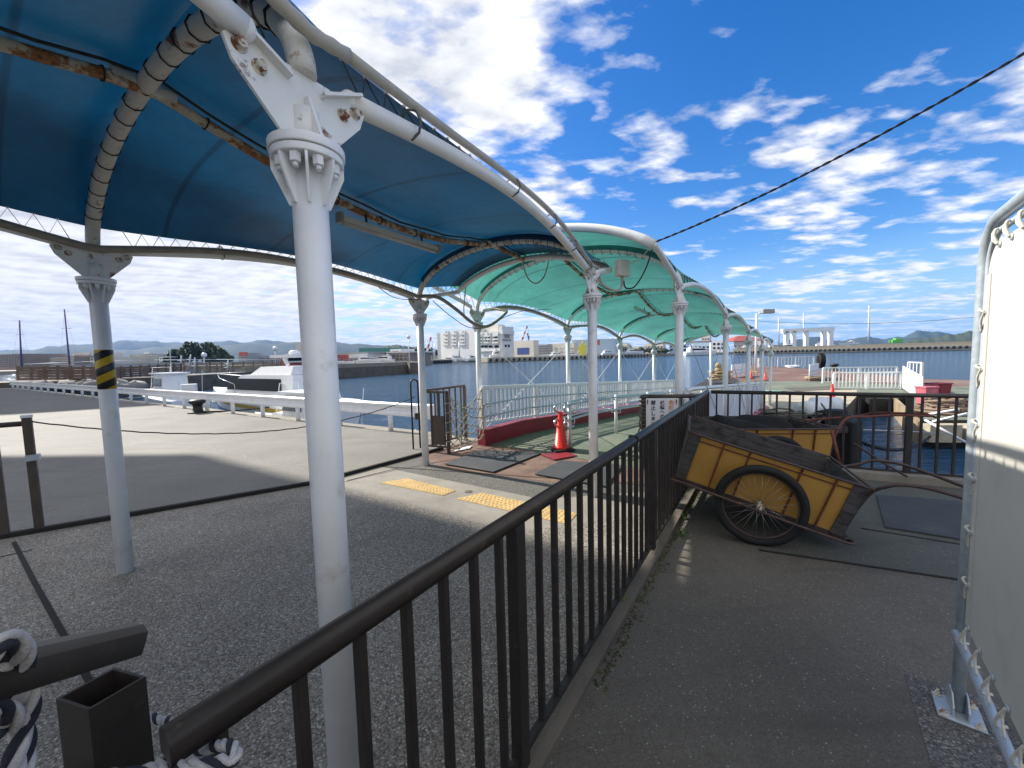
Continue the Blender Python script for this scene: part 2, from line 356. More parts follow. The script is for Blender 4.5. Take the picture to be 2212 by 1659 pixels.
# ------------------------------------------------------------------ sky, sun, air
SUN_AZ, SUN_EL = R(-59), R(36)
SUNV = V((math.sin(SUN_AZ)*math.cos(SUN_EL), math.cos(SUN_AZ)*math.cos(SUN_EL), math.sin(SUN_EL)))
def build_world():
    w = bpy.data.worlds.new('World'); SC.world = w; w.use_nodes = True
    nt = w.node_tree; N, L = nt.nodes, nt.links; bg = N['Background']
    sky = N.new('ShaderNodeTexSky'); sky.sky_type = 'NISHITA'; sky.sun_disc = False
    sky.sun_elevation = SUN_EL; sky.sun_rotation = SUN_AZ; sky.air_density = 1.0; sky.dust_density = .6; sky.ozone_density = 2.5
    hs = N.new('ShaderNodeHueSaturation'); hs.inputs['Hue'].default_value = .510; hs.inputs['Saturation'].default_value = SKY_SAT; hs.inputs['Value'].default_value = SKY_VAL; L.new(sky.outputs[0], hs.inputs['Color'])
    tc = N.new('ShaderNodeTexCoord').outputs['Generated']
    sx = N.new('ShaderNodeSeparateXYZ'); L.new(tc, sx.inputs[0])
    def math2(op, a, b, clamp=False):
        m = N.new('ShaderNodeMath'); m.operation = op; m.use_clamp = clamp
        for i, v in enumerate((a, b)):
            if isinstance(v, (int, float)): m.inputs[i].default_value = v
            elif v is not None: L.new(v, m.inputs[i])
        return m.outputs[0]
    z = math2('MAXIMUM', sx.outputs[2], 0.0); zz = math2('ADD', z, .075)
    px = math2('DIVIDE', sx.outputs[0], zz); py = math2('DIVIDE', sx.outputs[1], zz)
    cb = N.new('ShaderNodeCombineXYZ'); L.new(px, cb.inputs[0]); L.new(py, cb.inputs[1])
    def cloud_field(off):
        mp = N.new('ShaderNodeMapping'); mp.inputs['Location'].default_value = off; mp.inputs['Rotation'].default_value = (0, 0, R(-35)); mp.inputs['Scale'].default_value = (.8, 1.2, 1); L.new(cb.outputs[0], mp.inputs[0])
        a = noise(N, L, mp.outputs[0], 1.9, 3, .5); b = noise(N, L, mp.outputs[0], 5.2, 9, .56)
        s = math2('ADD', math2('MULTIPLY', a.outputs[0], .60), math2('MULTIPLY', b.outputs[0], .48)); return s
    big = cloud_field((3.1, 7.7, 0)); lit = cloud_field((3.1-.12*SUNV.x, 7.7-.12*SUNV.y, 0))
    # more cover towards the left of the bay and low down, thinner high on the right
    blob = None
    for (bx, by, br, amp) in CLOUD_AREAS:
        dv = ray(bx, by).normalized(); c0 = math.cos(R(br))
        dp = N.new('ShaderNodeVectorMath'); dp.operation = 'DOT_PRODUCT'; dp.inputs[1].default_value = dv; L.new(tc, dp.inputs[0])
        mr = N.new('ShaderNodeMapRange'); mr.interpolation_type = 'SMOOTHSTEP'; mr.inputs['From Min'].default_value = c0; mr.inputs['From Max'].default_value = 1.0; mr.inputs['To Max'].default_value = amp; L.new(dp.outputs['Value'], mr.inputs['Value'])
        blob = mr.outputs[0] if blob is None else math2('ADD', blob, mr.outputs[0])
    lx = math2('ADD', math2('MULTIPLY', sx.outputs[0], -.09), .016); lz = math2('MULTIPLY', math2('SUBTRACT', .30, z), .10)
    back = math2('ADD', math2('MULTIPLY', math2('MAXIMUM', math2('MULTIPLY', sx.outputs[1], -1.0), 0.0), .40), math2('MULTIPLY', math2('MAXIMUM', math2('SUBTRACT', z, .78), 0.0), 1.1))   # cloud cover added out of view, overhead and behind, for neutral fill light
    blob = math2('ADD', blob, back)
    dens = math2('ADD', math2('ADD', big, blob), math2('ADD', lx, lz))
    m = ramp(N, L, dens, [(.515, (0,0,0)), (.565, (.40,)*3), (.63, (1,1,1))]).outputs[0]
    sh = math2('SUBTRACT', lit, big); shade = ramp(N, L, math2('ADD', math2('MULTIPLY', sh, 3.0), .5), [(.3, (1,1,1)), (.85, (.60,.63,.68))]).outputs[0]
    thick = ramp(N, L, dens, [(.64, (1,1,1)), (.95, (.80,.81,.84))]).outputs[0]
    low = ramp(N, L, sx.outputs[2], [(.05, (.42,)*3), (.35, (0,0,0))]).outputs[0]
    cc = mix(N, L, low, mix(N, L, 1.0, shade, thick, 'MULTIPLY'), (1,1,1,1))
    cl = mix(N, L, 1.0, cc, (CLOUD,CLOUD*1.0,CLOUD*1.02,1), 'MULTIPLY')
    N[cl.node.name].clamp_result = False
    hz = ramp(N, L, sx.outputs[2], [(.0, (.70,)*3), (.06, (1,1,1))]).outputs[0]
    fac = math2('MULTIPLY', m, hz)
    hzn = ramp(N, L, sx.outputs[2], [(.0, (1,1,1)), (.05, (.75,)*3), (.22, (0,0,0))]).outputs[0]
    skyc = mix(N, L, hzn, hs.outputs[0], (1.25,1.95,2.95,1))
    col = mix(N, L, fac, skyc, cl)
    L.new(col, bg.inputs[0]); bg.inputs[1].default_value = SKY_STRENGTH
# where the day's cloud banks stand (direction, angular radius, how much denser)
CLOUD_AREAS = [(1150,60,13,.055),(850,90,10,.05),(1400,230,8,.085),(1060,255,7,.05),(1690,225,9,.05),(2080,190,12,.05),(1190,450,7,.07),(1950,480,14,.035),
  (780,150,9,.08),(300,640,26,.035),(-400,300,40,.10),(1960,50,10,-.08),(1300,340,7,-.05),(1760,90,8,-.07),(1480,590,10,-.06),(1230,170,5,-.05),(1560,320,6,-.05),(2050,380,8,-.04)]
SKY_STRENGTH = .15; SKY_SAT = 1.42; SKY_VAL = .54; CLOUD = 3.15
build_world()
sl = bpy.data.lights.new('sun', 'SUN'); sl.energy = 3.3; sl.angle = R(.5); sl.color = (1, .95, .87)
so = bpy.data.objects.new('sun', sl); COL.objects.link(so); so.rotation_euler = SUNV.to_track_quat('Z', 'Y').to_euler(); so.location = (-30, 20, 40)
SC.view_settings.view_transform = 'Standard'; SC.view_settings.look = 'None'; SC.view_settings.gamma = 1; SC.view_settings.exposure = 1.3
SC.cycles.max_bounces = 6; SC.cycles.volume_bounces = 0; SC.cycles.diffuse_bounces = 3; SC.cycles.transparent_max_bounces = 6
SC.cycles.use_denoising = True
WZ = -1.55
# ------------------------------------------------------------------ water and quay
wm = MB(); wm.quad((-4200,-4200,WZ), (4200,-4200,WZ), (4200,4200,WZ), (-4200,4200,WZ)); struct(wm, 'water', water_mat())
sb = MB(); sb.quad((-4300,-4300,-9), (4300,-4300,-9), (4300,4300,-9), (-4300,4300,-9)); struct(sb, 'seabed_ground', conc_dk)
quay_poly = [(-2.1,8.95), (-9.6,13.4), (-16.9,17.75), (-31.5,26.6), (-44,34), (-60,36), (-60,-20), (24,-20), (24,-4.4), (9,3.05), (2.95,6.12), (-.85,8.0)]
q = MB(); q.slab(quay_poly, -3.5, 0); struct(q, 'quay_ground', conc2)
def sheet(name, poly, z, m): s = MB(); s.slab(poly, z-.003, z); return struct(s, name, m)
AX = V((.55,.835,0)).normalized()             # axis of the covered way on land
PX = V((AX.y,-AX.x,0))
k0, k1, k2 = G(-40,1172), G(680,1046), G(905,985)
kdir = (k2-k1).normalized()
kfar = k0-(k1-k0).normalized()*8
asph_poly = [(-2.35,8.62), (-9.75,12.95), (-16.95,17.3), (-31.3,26.1), (-44,33.4), (-59,34), (-59,-6), XY(kfar), XY(k0), XY(k1), XY(k2), (-1.15,7.45)]
sheet('asphalt_quay', asph_poly, .004, asph_l)
rng = random.Random(4)
def crack(name, pts, w, z, mm):
    m = MB(); P_ = []
    for a, b in zip(pts, pts[1:]):
        n = max(2, int((b-a).length/.12))
        for k in range(n): P_.append(lerp(a,b,k/n)+V((rng.gauss(0,.018), rng.gauss(0,.018), 0)))
    for i, (a, b) in enumerate(zip(P_, P_[1:])):
        d = (b-a).normalized(); s_ = V((-d.y,d.x,0))*w*rng.uniform(.35,1); e_ = V((0,0,z+.0004*(i%2)))
        m.add([a-s_+e_, b-s_+e_, b+s_+e_, a+s_+e_], [(0,1,2,3)])
    return struct(m, name, mm)
crack('quay_crack', [V((-9.2,8.6,0)), V((-6.5,7.9,0)), V((-4.4,6.6,0)), V((-3.0,6.0,0))], .012, .0052, conc)
crack('quay_crack', [V((-11,6.6,0)), V((-8.5,5.4,0)), V((-6.8,4.9,0))], .007, .0052, seam_dark)
# raised dark strip along the edge of the asphalt
kb = MB()
kp = [kfar, k0, k1, k2, k2+kdir*.55]
for a, b in zip(kp, kp[1:]): kb.bar(a+V((0,0,.028)), b+V((0,0,.028)), .06, .05)
single(kb, 'kerb_strip', seam_dark, 'long dark strip edging the asphalt beside the covered way', 'kerb', bevel=.008)
# aggregate paving under the canopy, on the land side of the brown railing
RA0, RA1 = G(352,1574,1.12)-V((0,0,1.12)), V((2.94,5.77,0)); RD = (RA1-RA0).normalized(); RN = V((-RD.y,RD.x,0))
agg_poly = [XY(k0), XY(kfar), (-12,-8), XY(RA0-RD*9+RN*.0), XY(RA0), XY(RA0+RD*4.2), XY(G(1112,1151)), XY(G(745,1054)), XY(k1)]
sheet('aggregate_paving', agg_poly, .004, agg)
c_near = [XY(k1), XY(G(745,1054)), XY(G(1112,1151)), XY(RA0+RD*4.2), XY(RA0+RD*4.95), XY(G(1169.6,1079)), XY(G(825,1009.5)), XY(k1+(k2-k1)*.62)]
sheet('concrete_band', c_near, .0045, conc)
c_mid = [XY(k1+(k2-k1)*.62), XY(G(825,1009.5)), XY(G(1169.6,1079)), XY(RA0+RD*4.95), XY(RA0+RD*5.35), XY(G(1219,1046.6)), XY(G(964,1014.5)), XY(k2)]
sheet('mortar_band', c_mid, .004, agg_fine)
jt = MB(); a, b = G(815,1007.5), RA0+RD*4.95; jt.bar((a.x,a.y,.006),(b.x,b.y,.006), .025,.004); a,b = G(750,1039), G(860,1012); jt.bar((a.x,a.y,.0065),(b.x,b.y,.0065), .012,.004)
a, b, c = G(30,1172), G(75,1260), G(125,1350)
jt.bar((a.x,a.y,.006),(b.x,b.y,.006), .03,.004); jt.bar((b.x,b.y,.0062),(c.x,c.y,.0062), .03,.004); d = c+(c-b)*1.5; jt.bar((c.x,c.y,.0064),(d.x,d.y,.0064), .03,.004)
a, b = G(0,1205), G(70,1189); jt.bar((a.x,a.y,.0068),(b.x,b.y,.0068), .012,.004)
struct(jt, 'paving_joint', seam_dark)
tn = [XY(k2), XY(G(964,1014.5)), XY(G(1219,1046.6)), XY(RA0+RD*5.35), (2.90,5.95), (-.80,7.85), (-1.1,7.5)]
sheet('threshold_plate', tn, .006, rusty_plate)
# dark asphalt on the seaward side of the railing
ramp_poly = [XY(RA0-RD*9-RN*.05), XY(RA1-RN*.05), (3.2,5.75), (9,2.9), (23.5,-4.2), (23.5,-12), (0,-14)]
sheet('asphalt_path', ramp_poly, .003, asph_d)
th = [XY(G(1830,1245)), XY(G(2090,1290)), (7,1.6), (8.7,2.7), (3.35,5.3), XY(G(1800,1180))]
pk = sheet('threshold_path', [XY(G(1640,1190)), XY(G(2075,1255)), (7.2,.7), (8.7,2.8), (3.2,5.5)], .0065, asb)
gl = MB(); a, b = G(1640,1190), G(2085,1256); gl.bar((a.x,a.y,.009),(b.x,b.y,.009), .022,.006); a,b = G(1860,1143), G(2100,1182); gl.bar((a.x,a.y,.009),(b.x,b.y,.009), .018,.006); struct(gl, 'path_joint', seam_dark)
kr = MB(); kr.bar((3.05,5.72,.05),(9.0,2.74,.05), .28,.10); struct(kr, 'kerb_path', conc2)
# kerb plinth under the brown railing with its moss
pl = MB(); pl.bar(RA0-RD*7+V((0,0,.018)), RA1+V((0,0,.018)), .11, .036); struct(pl, 'kerb_plinth', conc_dk)
ms = MB()
for i in range(700):
    t = random.uniform(1.6, 5.9); o = random.gauss(-.085, .022); p = RA0+RD*t+RN*o; h = random.uniform(.004,.012); r = random.uniform(.003,.011)
    ms.sph((p.x,p.y,.004), r, 6, (1,1,h/r*.9))
tag(ms.build('moss', moss), 'green moss along the foot of the brown railing', 'moss', kind='stuff')
random.seed(11)
for i, (t, o, n, lab) in enumerate(((3.55,-.13,14,'small weed sprouting at the railing foot near the cart wheel'), (2.3,.02,12,'small weed growing between the balusters of the brown railing'), (3.95,-.1,9,'tiny grass tuft at the railing foot behind the cart'))):
    wd = MB(); p = RA0+RD*t+RN*o
    for k in range(n):
        an = random.uniform(0, 6.28); l = random.uniform(.04,.11); d = V((math.cos(an)*.6, math.sin(an)*.6, 1)).normalized(); q0 = p+V((random.gauss(0,.02), random.gauss(0,.02), 0)); s = d.cross(V((0,0,1))).normalized()*.007
        wd.add([q0-s, q0+s, q0+d*l*.6+s*1.4, q0+d*l, q0+d*l*.6-s*1.4], [(0,1,2,3,4)])
    single(wd, 'weed', weed_m, lab, 'weed', 'weeds along the railing foot')
# drain marks set in the paving
for (x, y, r, lab) in ((435,1382,.032,'small round metal cap set flush in the near aggregate paving'), (843+15,1035,.001,None), (1012,1063,.05,'round cover flush in the pale concrete between tactile strips')):
    if not lab: continue
    p = G(x, y); d = MB(); d.lathe([(r,0),(r,.008),(r*.92,.010)], (p.x,p.y,.001), n=20); single(d, 'ground_cap', conc_dk if r > .04 else conc, lab, 'cap')
# tactile paving: each tile a thing
def tactile(c4p, n, places, first):
    A, B, C_, D = [G(*p) for p in c4p]            # A-B far/near short side, along to D/C
    for i in range(n):
        a = lerp(A, D, i/n); b = lerp(B, C_, i/n); c = lerp(B, C_, (i+1)/n); d = lerp(A, D, (i+1)/n)
        m = MB(); cen = (a+b+c+d)/4; pts = [(cen+(p-cen)*.975) for p in (a,b,c,d)]
        m.slab([XY(p) for p in pts], .004, .011)
        for u in range(5):
            for v in range(5):
                p = lerp(lerp(a, d, .12+.19*u), lerp(b, c, .12+.19*u), .12+.19*v)
                m.lathe([(.017,.0105),(.015,.014),(.009,.0155)], (p.x,p.y,0), n=8)
        single(m, 'tactile_tile', tact, '%s yellow tactile tile of the %s' % (places[i], first), 'tactile tile', 'yellow tactile tiles at the gangway entrance')
tactile([(820,1044),(879,1034.5),(986,1061),(958,1072)], 4, ['first (farthest from railing)','second','third','fourth, nearest the gap,'], 'far strip of four')
LABT = 0
p0, p1, p2, p3 = G(985,1079), G(1043,1066), G(1158,1091), G(1119,1110)
step_a, step_b = (p3-p0)/3, (p2-p1)/3
def px_of(v):
    d = V(v)-EYE; return (CX+F*d.dot(_r)/d.dot(_f), CY-F*d.dot(_u)/d.dot(_f))
tactile([px_of(p0), px_of(p1), px_of(p1+step_b*5), px_of(p0+step_a*5)], 5, ['first (beside the gap)','second','third','fourth, half behind the railing,','fifth, behind the railing,'], 'near strip')
# ------------------------------------------------------------------ unseen buildings left of frame, shaped to cast the shadows on the quay
def prism_building(name, poly, z0, H, m, label, rows):
    t = thing(name, label, 'building', (poly[0][0], poly[0][1], z0))
    b = MB(); b.slab(poly, z0, H); b.build('wall', m, t)
    w = MB(); n = len(poly)
    for i in range(n):
        p, q = V((*poly[i],0)), V((*poly[(i+1)%n],0)); L = (q-p).length; k = int(L/2.2); d = (q-p).normalized(); nn = V((d.y,-d.x,0))
        for r_ in range(rows):
            z = 2.0+r_*3.3
            if z+1.5 > H: break
            w.bar(p+d*.8+nn*.02+V((0,0,z+.7)), q-d*.8+nn*.02+V((0,0,z+.7)), .06, 1.2)
    w.build('window_band', glass_dk, t); return t
tb = prism_building('shade_building', [(-31,10.5), (-52,13), (-52,-2), (-33,-2)], 0, 23.4, off_white, 'unseen tall pale building with window bands left of the quay, its wide overhanging roof shaped to shade it', 6)
m = MB(); m.slab([(-33.5,23.75), (-37.8,24.0), (-52,24.8), (-52,-3), (-28.5,-3), (-28,14), (-26.6,19.55)], 23.4, 24); m.build('roof', grey_b, tb)  # overhanging roof outline worked back from the wanted shadow edge
prism_building('shade_tower', [(-57.1,41.9), (-66,45.5), (-69,39), (-61,39.6)], -3, 36, off_white2, 'unseen slim high tower far to the left, shaped to shade the quay', 10)  # unseen tower, footprint set by the farther shadow band it casts
# ------------------------------------------------------------------ canopies
A0 = G(272,1235); B0 = G(920,1005); N0 = V((-.645,1.30,0)); M0 = G(1283,1072)
C0 = V((-.66,7.75,0)); Q0 = V((2.36,5.42,0)); TS = V((2.21,2.8,0)); TL = TS.length
class Canopy:
    def __init__(s, L0, L1, R0, R1, u0, u1, ze, zc, zr, sag, rise, zend, zrend, slope, uflat=0):
        s.__dict__.update(locals())
    def edge(s, u, side):
        return lerp(s.L0, s.L1, u) if side < 0 else lerp(s.R0, s.R1, u)
    def drop(s, u): return -s.slope*max(0, u-s.uflat)
    def w(s, u):                                   # 0 at column lines, 1 mid-bay
        if u > s.ulast or u < s.ufirst: return 0
        return math.sin(math.pi*(u-math.floor(u)))
    def over(s, u):
        if u > s.ulast: return (u-s.ulast)/(s.u1-s.ulast)
        if u < s.ufirst: return (s.ufirst-u)/(s.ufirst-s.u0)
        return 0
    def heights(s, u):
        w, o = s.w(u), s.over(u)
        e = s.ze + s.rise*w + (s.zend-s.ze)*o**.8; r = s.zr - s.sag*w + (s.zrend-s.zr)*o; k = .5+.42*w+.35*o
        d = s.drop(u); return e+d, r+d, k
    def pt(s, u, a, dz=0):                         # a in -1..1 across
        l, r = s.edge(u,-1), s.edge(u,1); e, rz, k = s.heights(u)
        p = lerp(l, r, (a+1)/2); return V((p.x, p.y, e+(rz-e)*max(0,1-abs(a)**(2+.9*(1-s.w(u))*(1-s.over(u))))**k+dz))
    def edgept(s, u, side, dz=0):
        p = s.edge(u, side); return V((p.x, p.y, s.heights(u)[0]+dz))
def ring(mb, c, t, r, rr=.005):
    t = V(t).normalized(); a = V((0,0,1)) if abs(t.z) < .9 else V((1,0,0)); x = t.cross(a).normalized(); y = t.cross(x)
    mb.tube([c+(x*math.cos(k*math.pi/4)+y*math.sin(k*math.pi/4))*r for k in range(8)], rr, 4, closed=True)
def build_canopy(name, label, c, ks, fab, pocket, near, ridge_mat):
    t = thing(name, label, 'canopy', c.edge(ks[0], -1))
    c.ufirst, c.ulast = ks[0], ks[-1]
    segs = [c.u0] + list(ks) + [c.u1]
    IN = .955
    def INF(u): return .965+.023*(1-c.w(u))*(1-c.over(u))
    for u0, u1 in zip(segs, segs[1:]):
        m = MB(); n = 22 if near else 14
        m.grid(lambda x, y: c.pt(lerp(u0,u1,y), (x*2-1)*INF(lerp(u0,u1,y)), .03), 36 if near else 22, n); m.build('membrane', fab, t)
    # ribs over each pair of columns, with lacing and the dark pocket of the membrane
    for u in ks:
        e, rz, k = c.heights(u); l, r = c.edge(u,-1), c.edge(u,1)
        def rp(th, dz=0): 
            p = lerp(l, r, (1-math.cos(th))/2); return V((p.x, p.y, e-.02+(rz-.03-e)*math.sin(th)+dz))
        rad = .042
        m = MB(); m.tube([rp(math.pi*i/40) for i in range(41)], rad, 10); m.build('rib', rib_rusty if near else white_rusty, t)
        m = MB()
        plain = near and u == 0
        if plain:
            for i in range(6, 43, 2):
                th = math.pi*i/48; ring(m, rp(th), rp(th+.02)-rp(th-.02)+V((random.gauss(0,.004),random.gauss(0,.004),0)), rad+.005, .0042)
            pts = []
            for i in range(0, 118):
                th = math.pi*(5+i/3)/48; d = V((.02*math.sin(i*2.1), .02*math.cos(i*2.1), 0))*.5
                pts.append(rp(th, .035)+d+(c.L1-c.L0).normalized()*.035)
            m.tube(pts, .006, 5); m.build('lacing', rope_dark, t)
        else:
            pk = MB(); pk.tube([rp(math.pi*(.13+.74*i/30), .03) for i in range(31)], .052, 8); pk.build('pocket', pocket, t)
            for i in range(4, 26):
                th = math.pi*(.10+.8*i/30); ring(m, rp(th), rp(th+.02)-rp(th-.02), rad+.016, .004)
            m.build('lacing', rope_dark, t)
    # edge tubes, bay by bay, and the end arches
    for side in (-1, 1):
        for u0, u1 in zip(segs, segs[1:]):
            g0 = .05 if u0 in ks else 0; g1 = .05 if u1 in ks else 0
            pts = [c.edgept(lerp(u0+g0, u1-g1, i/24), side, -.03) for i in range(25)]
            rr = [.036]*25
            m = MB(); m.tube(pts, rr, 12)
            for p, q in ((pts[0], pts[1]), (pts[-1], pts[-2])): m.sph(p, .036, 10)
            m.build('edge_tube', edge_white, t)
            # zigzag lacing between membrane edge and tube
            L = (pts[-1]-pts[0]).length; n = max(4, int(L/(.11 if near else .17))); z = MB(); gr = MB(); zp = []
            for i in range(n+1):
                u = lerp(u0+g0, u1-g1, i/n); f = c.pt(u, side*INF(u), .03); p = c.edgept(u+.5/n*(u1-u0), side, -.005)
                zp += [f, p]; gr.sph(f+V((0,0,.004)), .011, 6, (1,1,.5))
            z.tube(zp, .0036 if near else .005, 4); z.build('lacing', rope_dark, t); tag(gr.build('grommet', grommet_m, t), kind='stuff')
    for u in (c.u0, c.u1):
        m = MB(); m.tube([c.pt(u, -1+2*i/30, -.03) for i in range(31)], .042 if near else .056, 12); m.build('end_arch', edge_white, t)
        z = MB(); zp = []; sgn = 1 if u == c.u1 else -1
        for i in range(31): zp += [c.pt(u-sgn*.03, (-1+2*i/30)*IN, .045), c.pt(u, (-1+2*(i+.5)/30)*.97, .01)]
        z.tube(zp, .005, 4); z.build('lacing', rope_dark, t)
    # ridge tube with its rope
    n = int((c.u1-c.u0)*16)
    pts = [c.pt(lerp(c.u0,c.u1,i/n), 0, -.045) for i in range(n+1)]
    m = MB(); m.tube(pts, .030, 10); m.build('ridge_tube', ridge_mat, t)
    m = MB(); off = (c.R0-c.L0).normalized()*.045
    m.tube([p+off+V((0,0,.045+.008*math.sin(i*1.9))) for i, p in enumerate(pts)], .008, 6)
    for i in range(0, n, 2): ring(m, pts[i], pts[i+1]-pts[i], .036, .005)
    m.build('lacing', rope_dark, t)
    for u in ks:
        p = c.pt(u, 0, -.05); d = (c.L1-c.L0).normalized(); m = MB()
        m.tube([p-d*.13, p+d*.13], .038, 12); m.build('joint_sleeve', rib_rusty, t)
    return t
blue = Canopy(A0, B0, N0, M0, -1.3, 1.27, 2.63, 0, 3.25, .25, .20, 2.87, 3.23, 0)
build_canopy('blue_canopy', 'dark blue fabric canopy laced to white and rusty tubes over the near path', blue, [-1,0,1], blue_fab, pocket_blue, True, ridge_rusty)
teal = Canopy(C0, C0+TS, Q0, Q0+TS, -.30, 4.32, 2.63, 0, 3.42, .34, .22, 2.98, 3.50, .06*TL, .2)
build_canopy('teal_canopy', 'teal green fabric canopy on white arched tubes over the gangway', teal, [0,1,2,3,4], teal_fab, pocket_teal, False, ridge_rusty)
# ------------------------------------------------------------------ columns
def column(label, group='white canopy columns'):
    t = thing('canopy_column', label, 'column', (0,0,0), group)
    m = MB(); m.lathe([(.054,0),(.054,2.360)], n=28); m.build('shaft', white_paint, t)
    m = MB(); m.lathe([(.108,2.335),(.108,2.358)], n=32); m.build('flange', white_paint, t, bevel=.003)
    m = MB(); m.lathe([(.113,2.360),(.113,2.388)], n=32); m.build('flange', white_paint, t, bevel=.003)
    st = bo = None
    for i in range(8):
        a = 2*math.pi*i/8+.2; d = V((math.cos(a), math.sin(a), 0))
        if not st:
            m = MB(); m.prism([(.05,2.20),(.060,2.20),(.106,2.306),(.106,2.334),(.05,2.334)], (0,0,0), (1,0,0), (0,0,1), .008)
            st = m.build('stiffener', white_paint, t); s2 = st
            m = MB(); m.lathe([(.017,2.306),(.017,2.334)], (.083,0,0), n=6, sm=False); m.lathe([(.009,2.292),(.009,2.306)], (.083,0,0), n=10); bo = m.build('bolt', white_paint, t); b2 = bo
        else:
            s2 = copy_part(st, t, (0,0,0)); b2 = copy_part(bo, t, (0,0,0))
        s2.rotation_euler = (0,0,a); b2.rotation_euler = (0,0,a+math.pi/8)
    m = MB()
    yp = [(-.066,2.388),(.066,2.388),(.205,2.540),(.225,2.595),(.19,2.640),(.10,2.615),(.05,2.615),(-.05,2.615),(-.10,2.615),(-.19,2.640),(-.225,2.595),(-.205,2.540)]
    m.prism(yp, (0,0,0), (1,0,0), (0,0,1), .012)
    m.prism([(-.09,2.389),(.09,2.389),(.028,2.540),(-.028,2.540)], (0,0,0), (0,1,0), (0,0,1), .010)
    m.tube([(0,0,2.389),(0,0,2.50)], .042, 16)
    for s in (-1,1): m.bar((s*.05,0,2.572),(s*.20,0,2.648), .075, .010)
    m.build('bracket', white_rusty, t)
    m = MB()
    for s in (-1,1):
        for x, z in ((.135,2.555),(.185,2.585)):
            m.lathe([(.015,-.028),(.015,-.008)], (s*x,0,z), (0,1,0), 6, False); m.lathe([(.015,.008),(.015,.028)], (s*x,0,z), (0,1,0), 6, False)
            m.lathe([(.021,-.009),(.021,.009)], (s*x,0,z), (0,1,0), 14, False)
    m.build('bracket_bolts', bolt_rusty, t)
    return t
HB = math.atan2((B0-A0).y, (B0-A0).x); HT = math.atan2(TS.y, TS.x)
col0 = column('white canopy column nearest the camera, standing just behind the near end of the brown railing')
col0.location = N0; col0.rotation_euler = (0,0,HB)
def place_col(p, rz, label):
    c = copy_tree(col0); c.location = p; c.rotation_euler = (0,0,rz); c['label'] = label; return c
ca = place_col(A0, HB, 'white canopy column wrapped with a yellow and black hazard band')
hb = MB(); hb.lathe([(.0555,1.52),(.0555,1.83)], n=28, sm=True); tv = V((.69,.72,0)); 
band = hb.build('hazard_band', stripes('hazard_stripes', (.55,.36,.02,1), (.02,.02,.02,1), (-.55*math.cos(HB)*.69-.55*math.sin(HB)*.72, .55*math.sin(HB)*.69-.55*math.cos(HB)*.72, 1.0), 8.2), None); band.parent = ca
place_col(B0, HB, 'white canopy column beside the black hoop post at the end of the sagging rope')
place_col(M0, HB, 'white canopy column rising behind the brown railing just right of the traffic cone')
place_col(lerp(A0,B0,-1), HB, 'white canopy column behind the viewer on the quay side'); place_col(lerp(N0,M0,-1), HB, 'white canopy column behind the viewer on the railing side')
tl = ['white column at the outer end of the white gangway railing, left of the traffic cone','second white column along the water side of the gangway, past the cone','third white column along the water side of the gangway','fourth white column along the water side of the gangway','fifth white column on the water side, at the low end of the teal canopy']
tr = ['white column under the near corner of the teal canopy, behind the warning sign','white column on the pontoon side, just right of the one by the sign','third white column on the pontoon side of the gangway','fourth white column on the pontoon side of the gangway','last white column on the pontoon side, at the low end of the teal canopy']
tl_pos, tr_pos = [], []
for k in range(5):
    z = teal.drop(k)
    for base, lst, arr in ((C0, tl, tl_pos), (Q0, tr, tr_pos)):
        p = base+TS*k+V((0,0,z)); place_col(p, HT, lst[k]); arr.append(p)
# slim end pole beyond
m = MB(); p = P(1537,760,20.2); m.tube([(p.x,p.y,-1.2),(p.x-.05,p.y,2.15)], .05, 10); single(m, 'end_pole', white_paint, 'slim white pole without a flange near the rope heap at the gangway end', 'pole')
# crossed brace rods along the gangway columns
bl = []
for row, nm in ((tl_pos,'water'), (tr_pos,'pontoon')):
    for k in range(4):
        for a, b, w in ((row[k], row[k+1], 'falling away'), (row[k+1], row[k], 'falling towards the path')):
            m = MB(); m.tube([a+V((0,0,2.2)), b+V((0,0,.15))], .008 if nm == 'water' else .006, 6)
            single(m, 'brace_rod', white_paint if nm == 'water' else galv, 'thin brace rod %s in bay %s of the gangway columns, %s side' % (w, ('one','two','three','four')[k], nm), 'brace rod', 'crossed brace rods between gangway columns')
# ------------------------------------------------------------------ lamp, conduits, cables
def lamp(p, q, label, hang):
    t = thing('tube_lamp', label, 'lamp', p, 'tube lamps under the canopies'); d = (q-p).normalized()
    m = MB(); m.bar(p, q, .055, .045); m.build('housing', lamp_body, t, bevel=.006)
    m = MB(); m.tube([p+d*.03-V((0,0,.033)), q-d*.03-V((0,0,.033))], .020, 10); m.build('diffuser', lamp_tube, t)
    for e in (p, q): m = MB(); m.box(e, (.03,.07,.08), math.atan2(d.y,d.x)); m.build('end_cap', conduit_m, t, bevel=.004)
    for f in (.22,.8):
        m = MB(); a = lerp(p,q,f); m.tube([a, a+V((0,0,hang))], .010, 6); m.build('hanger', rope_dark, t)
lp, lq = P(734,470,3.16), P(944,538,4.22)
lamp(lp, lq, 'tube lamp hanging below the rusty ridge of the blue canopy', .10)
e = P(1390,668,10.6); f = P(1408,690,9.5)
lamp(P(1357,655,10.9), P(1402,678,9.6), 'small tube lamp hanging under the teal canopy', .10)
def conduit(pts, r, label, m_, ties=(), cor=False):
    t = thing('conduit', label, 'conduit', pts[0]); m = MB()
    rr = [r*(1+(.10 if i % 2 else -.06)) for i in range(len(pts))] if cor else r
    m.tube(pts, rr, 10); m.build('sheath', m_, t)
    for i, (c, d, rad) in enumerate(ties): m = MB(); ring(m, c, d, rad, .006); m.build('tie', tie_m, t)
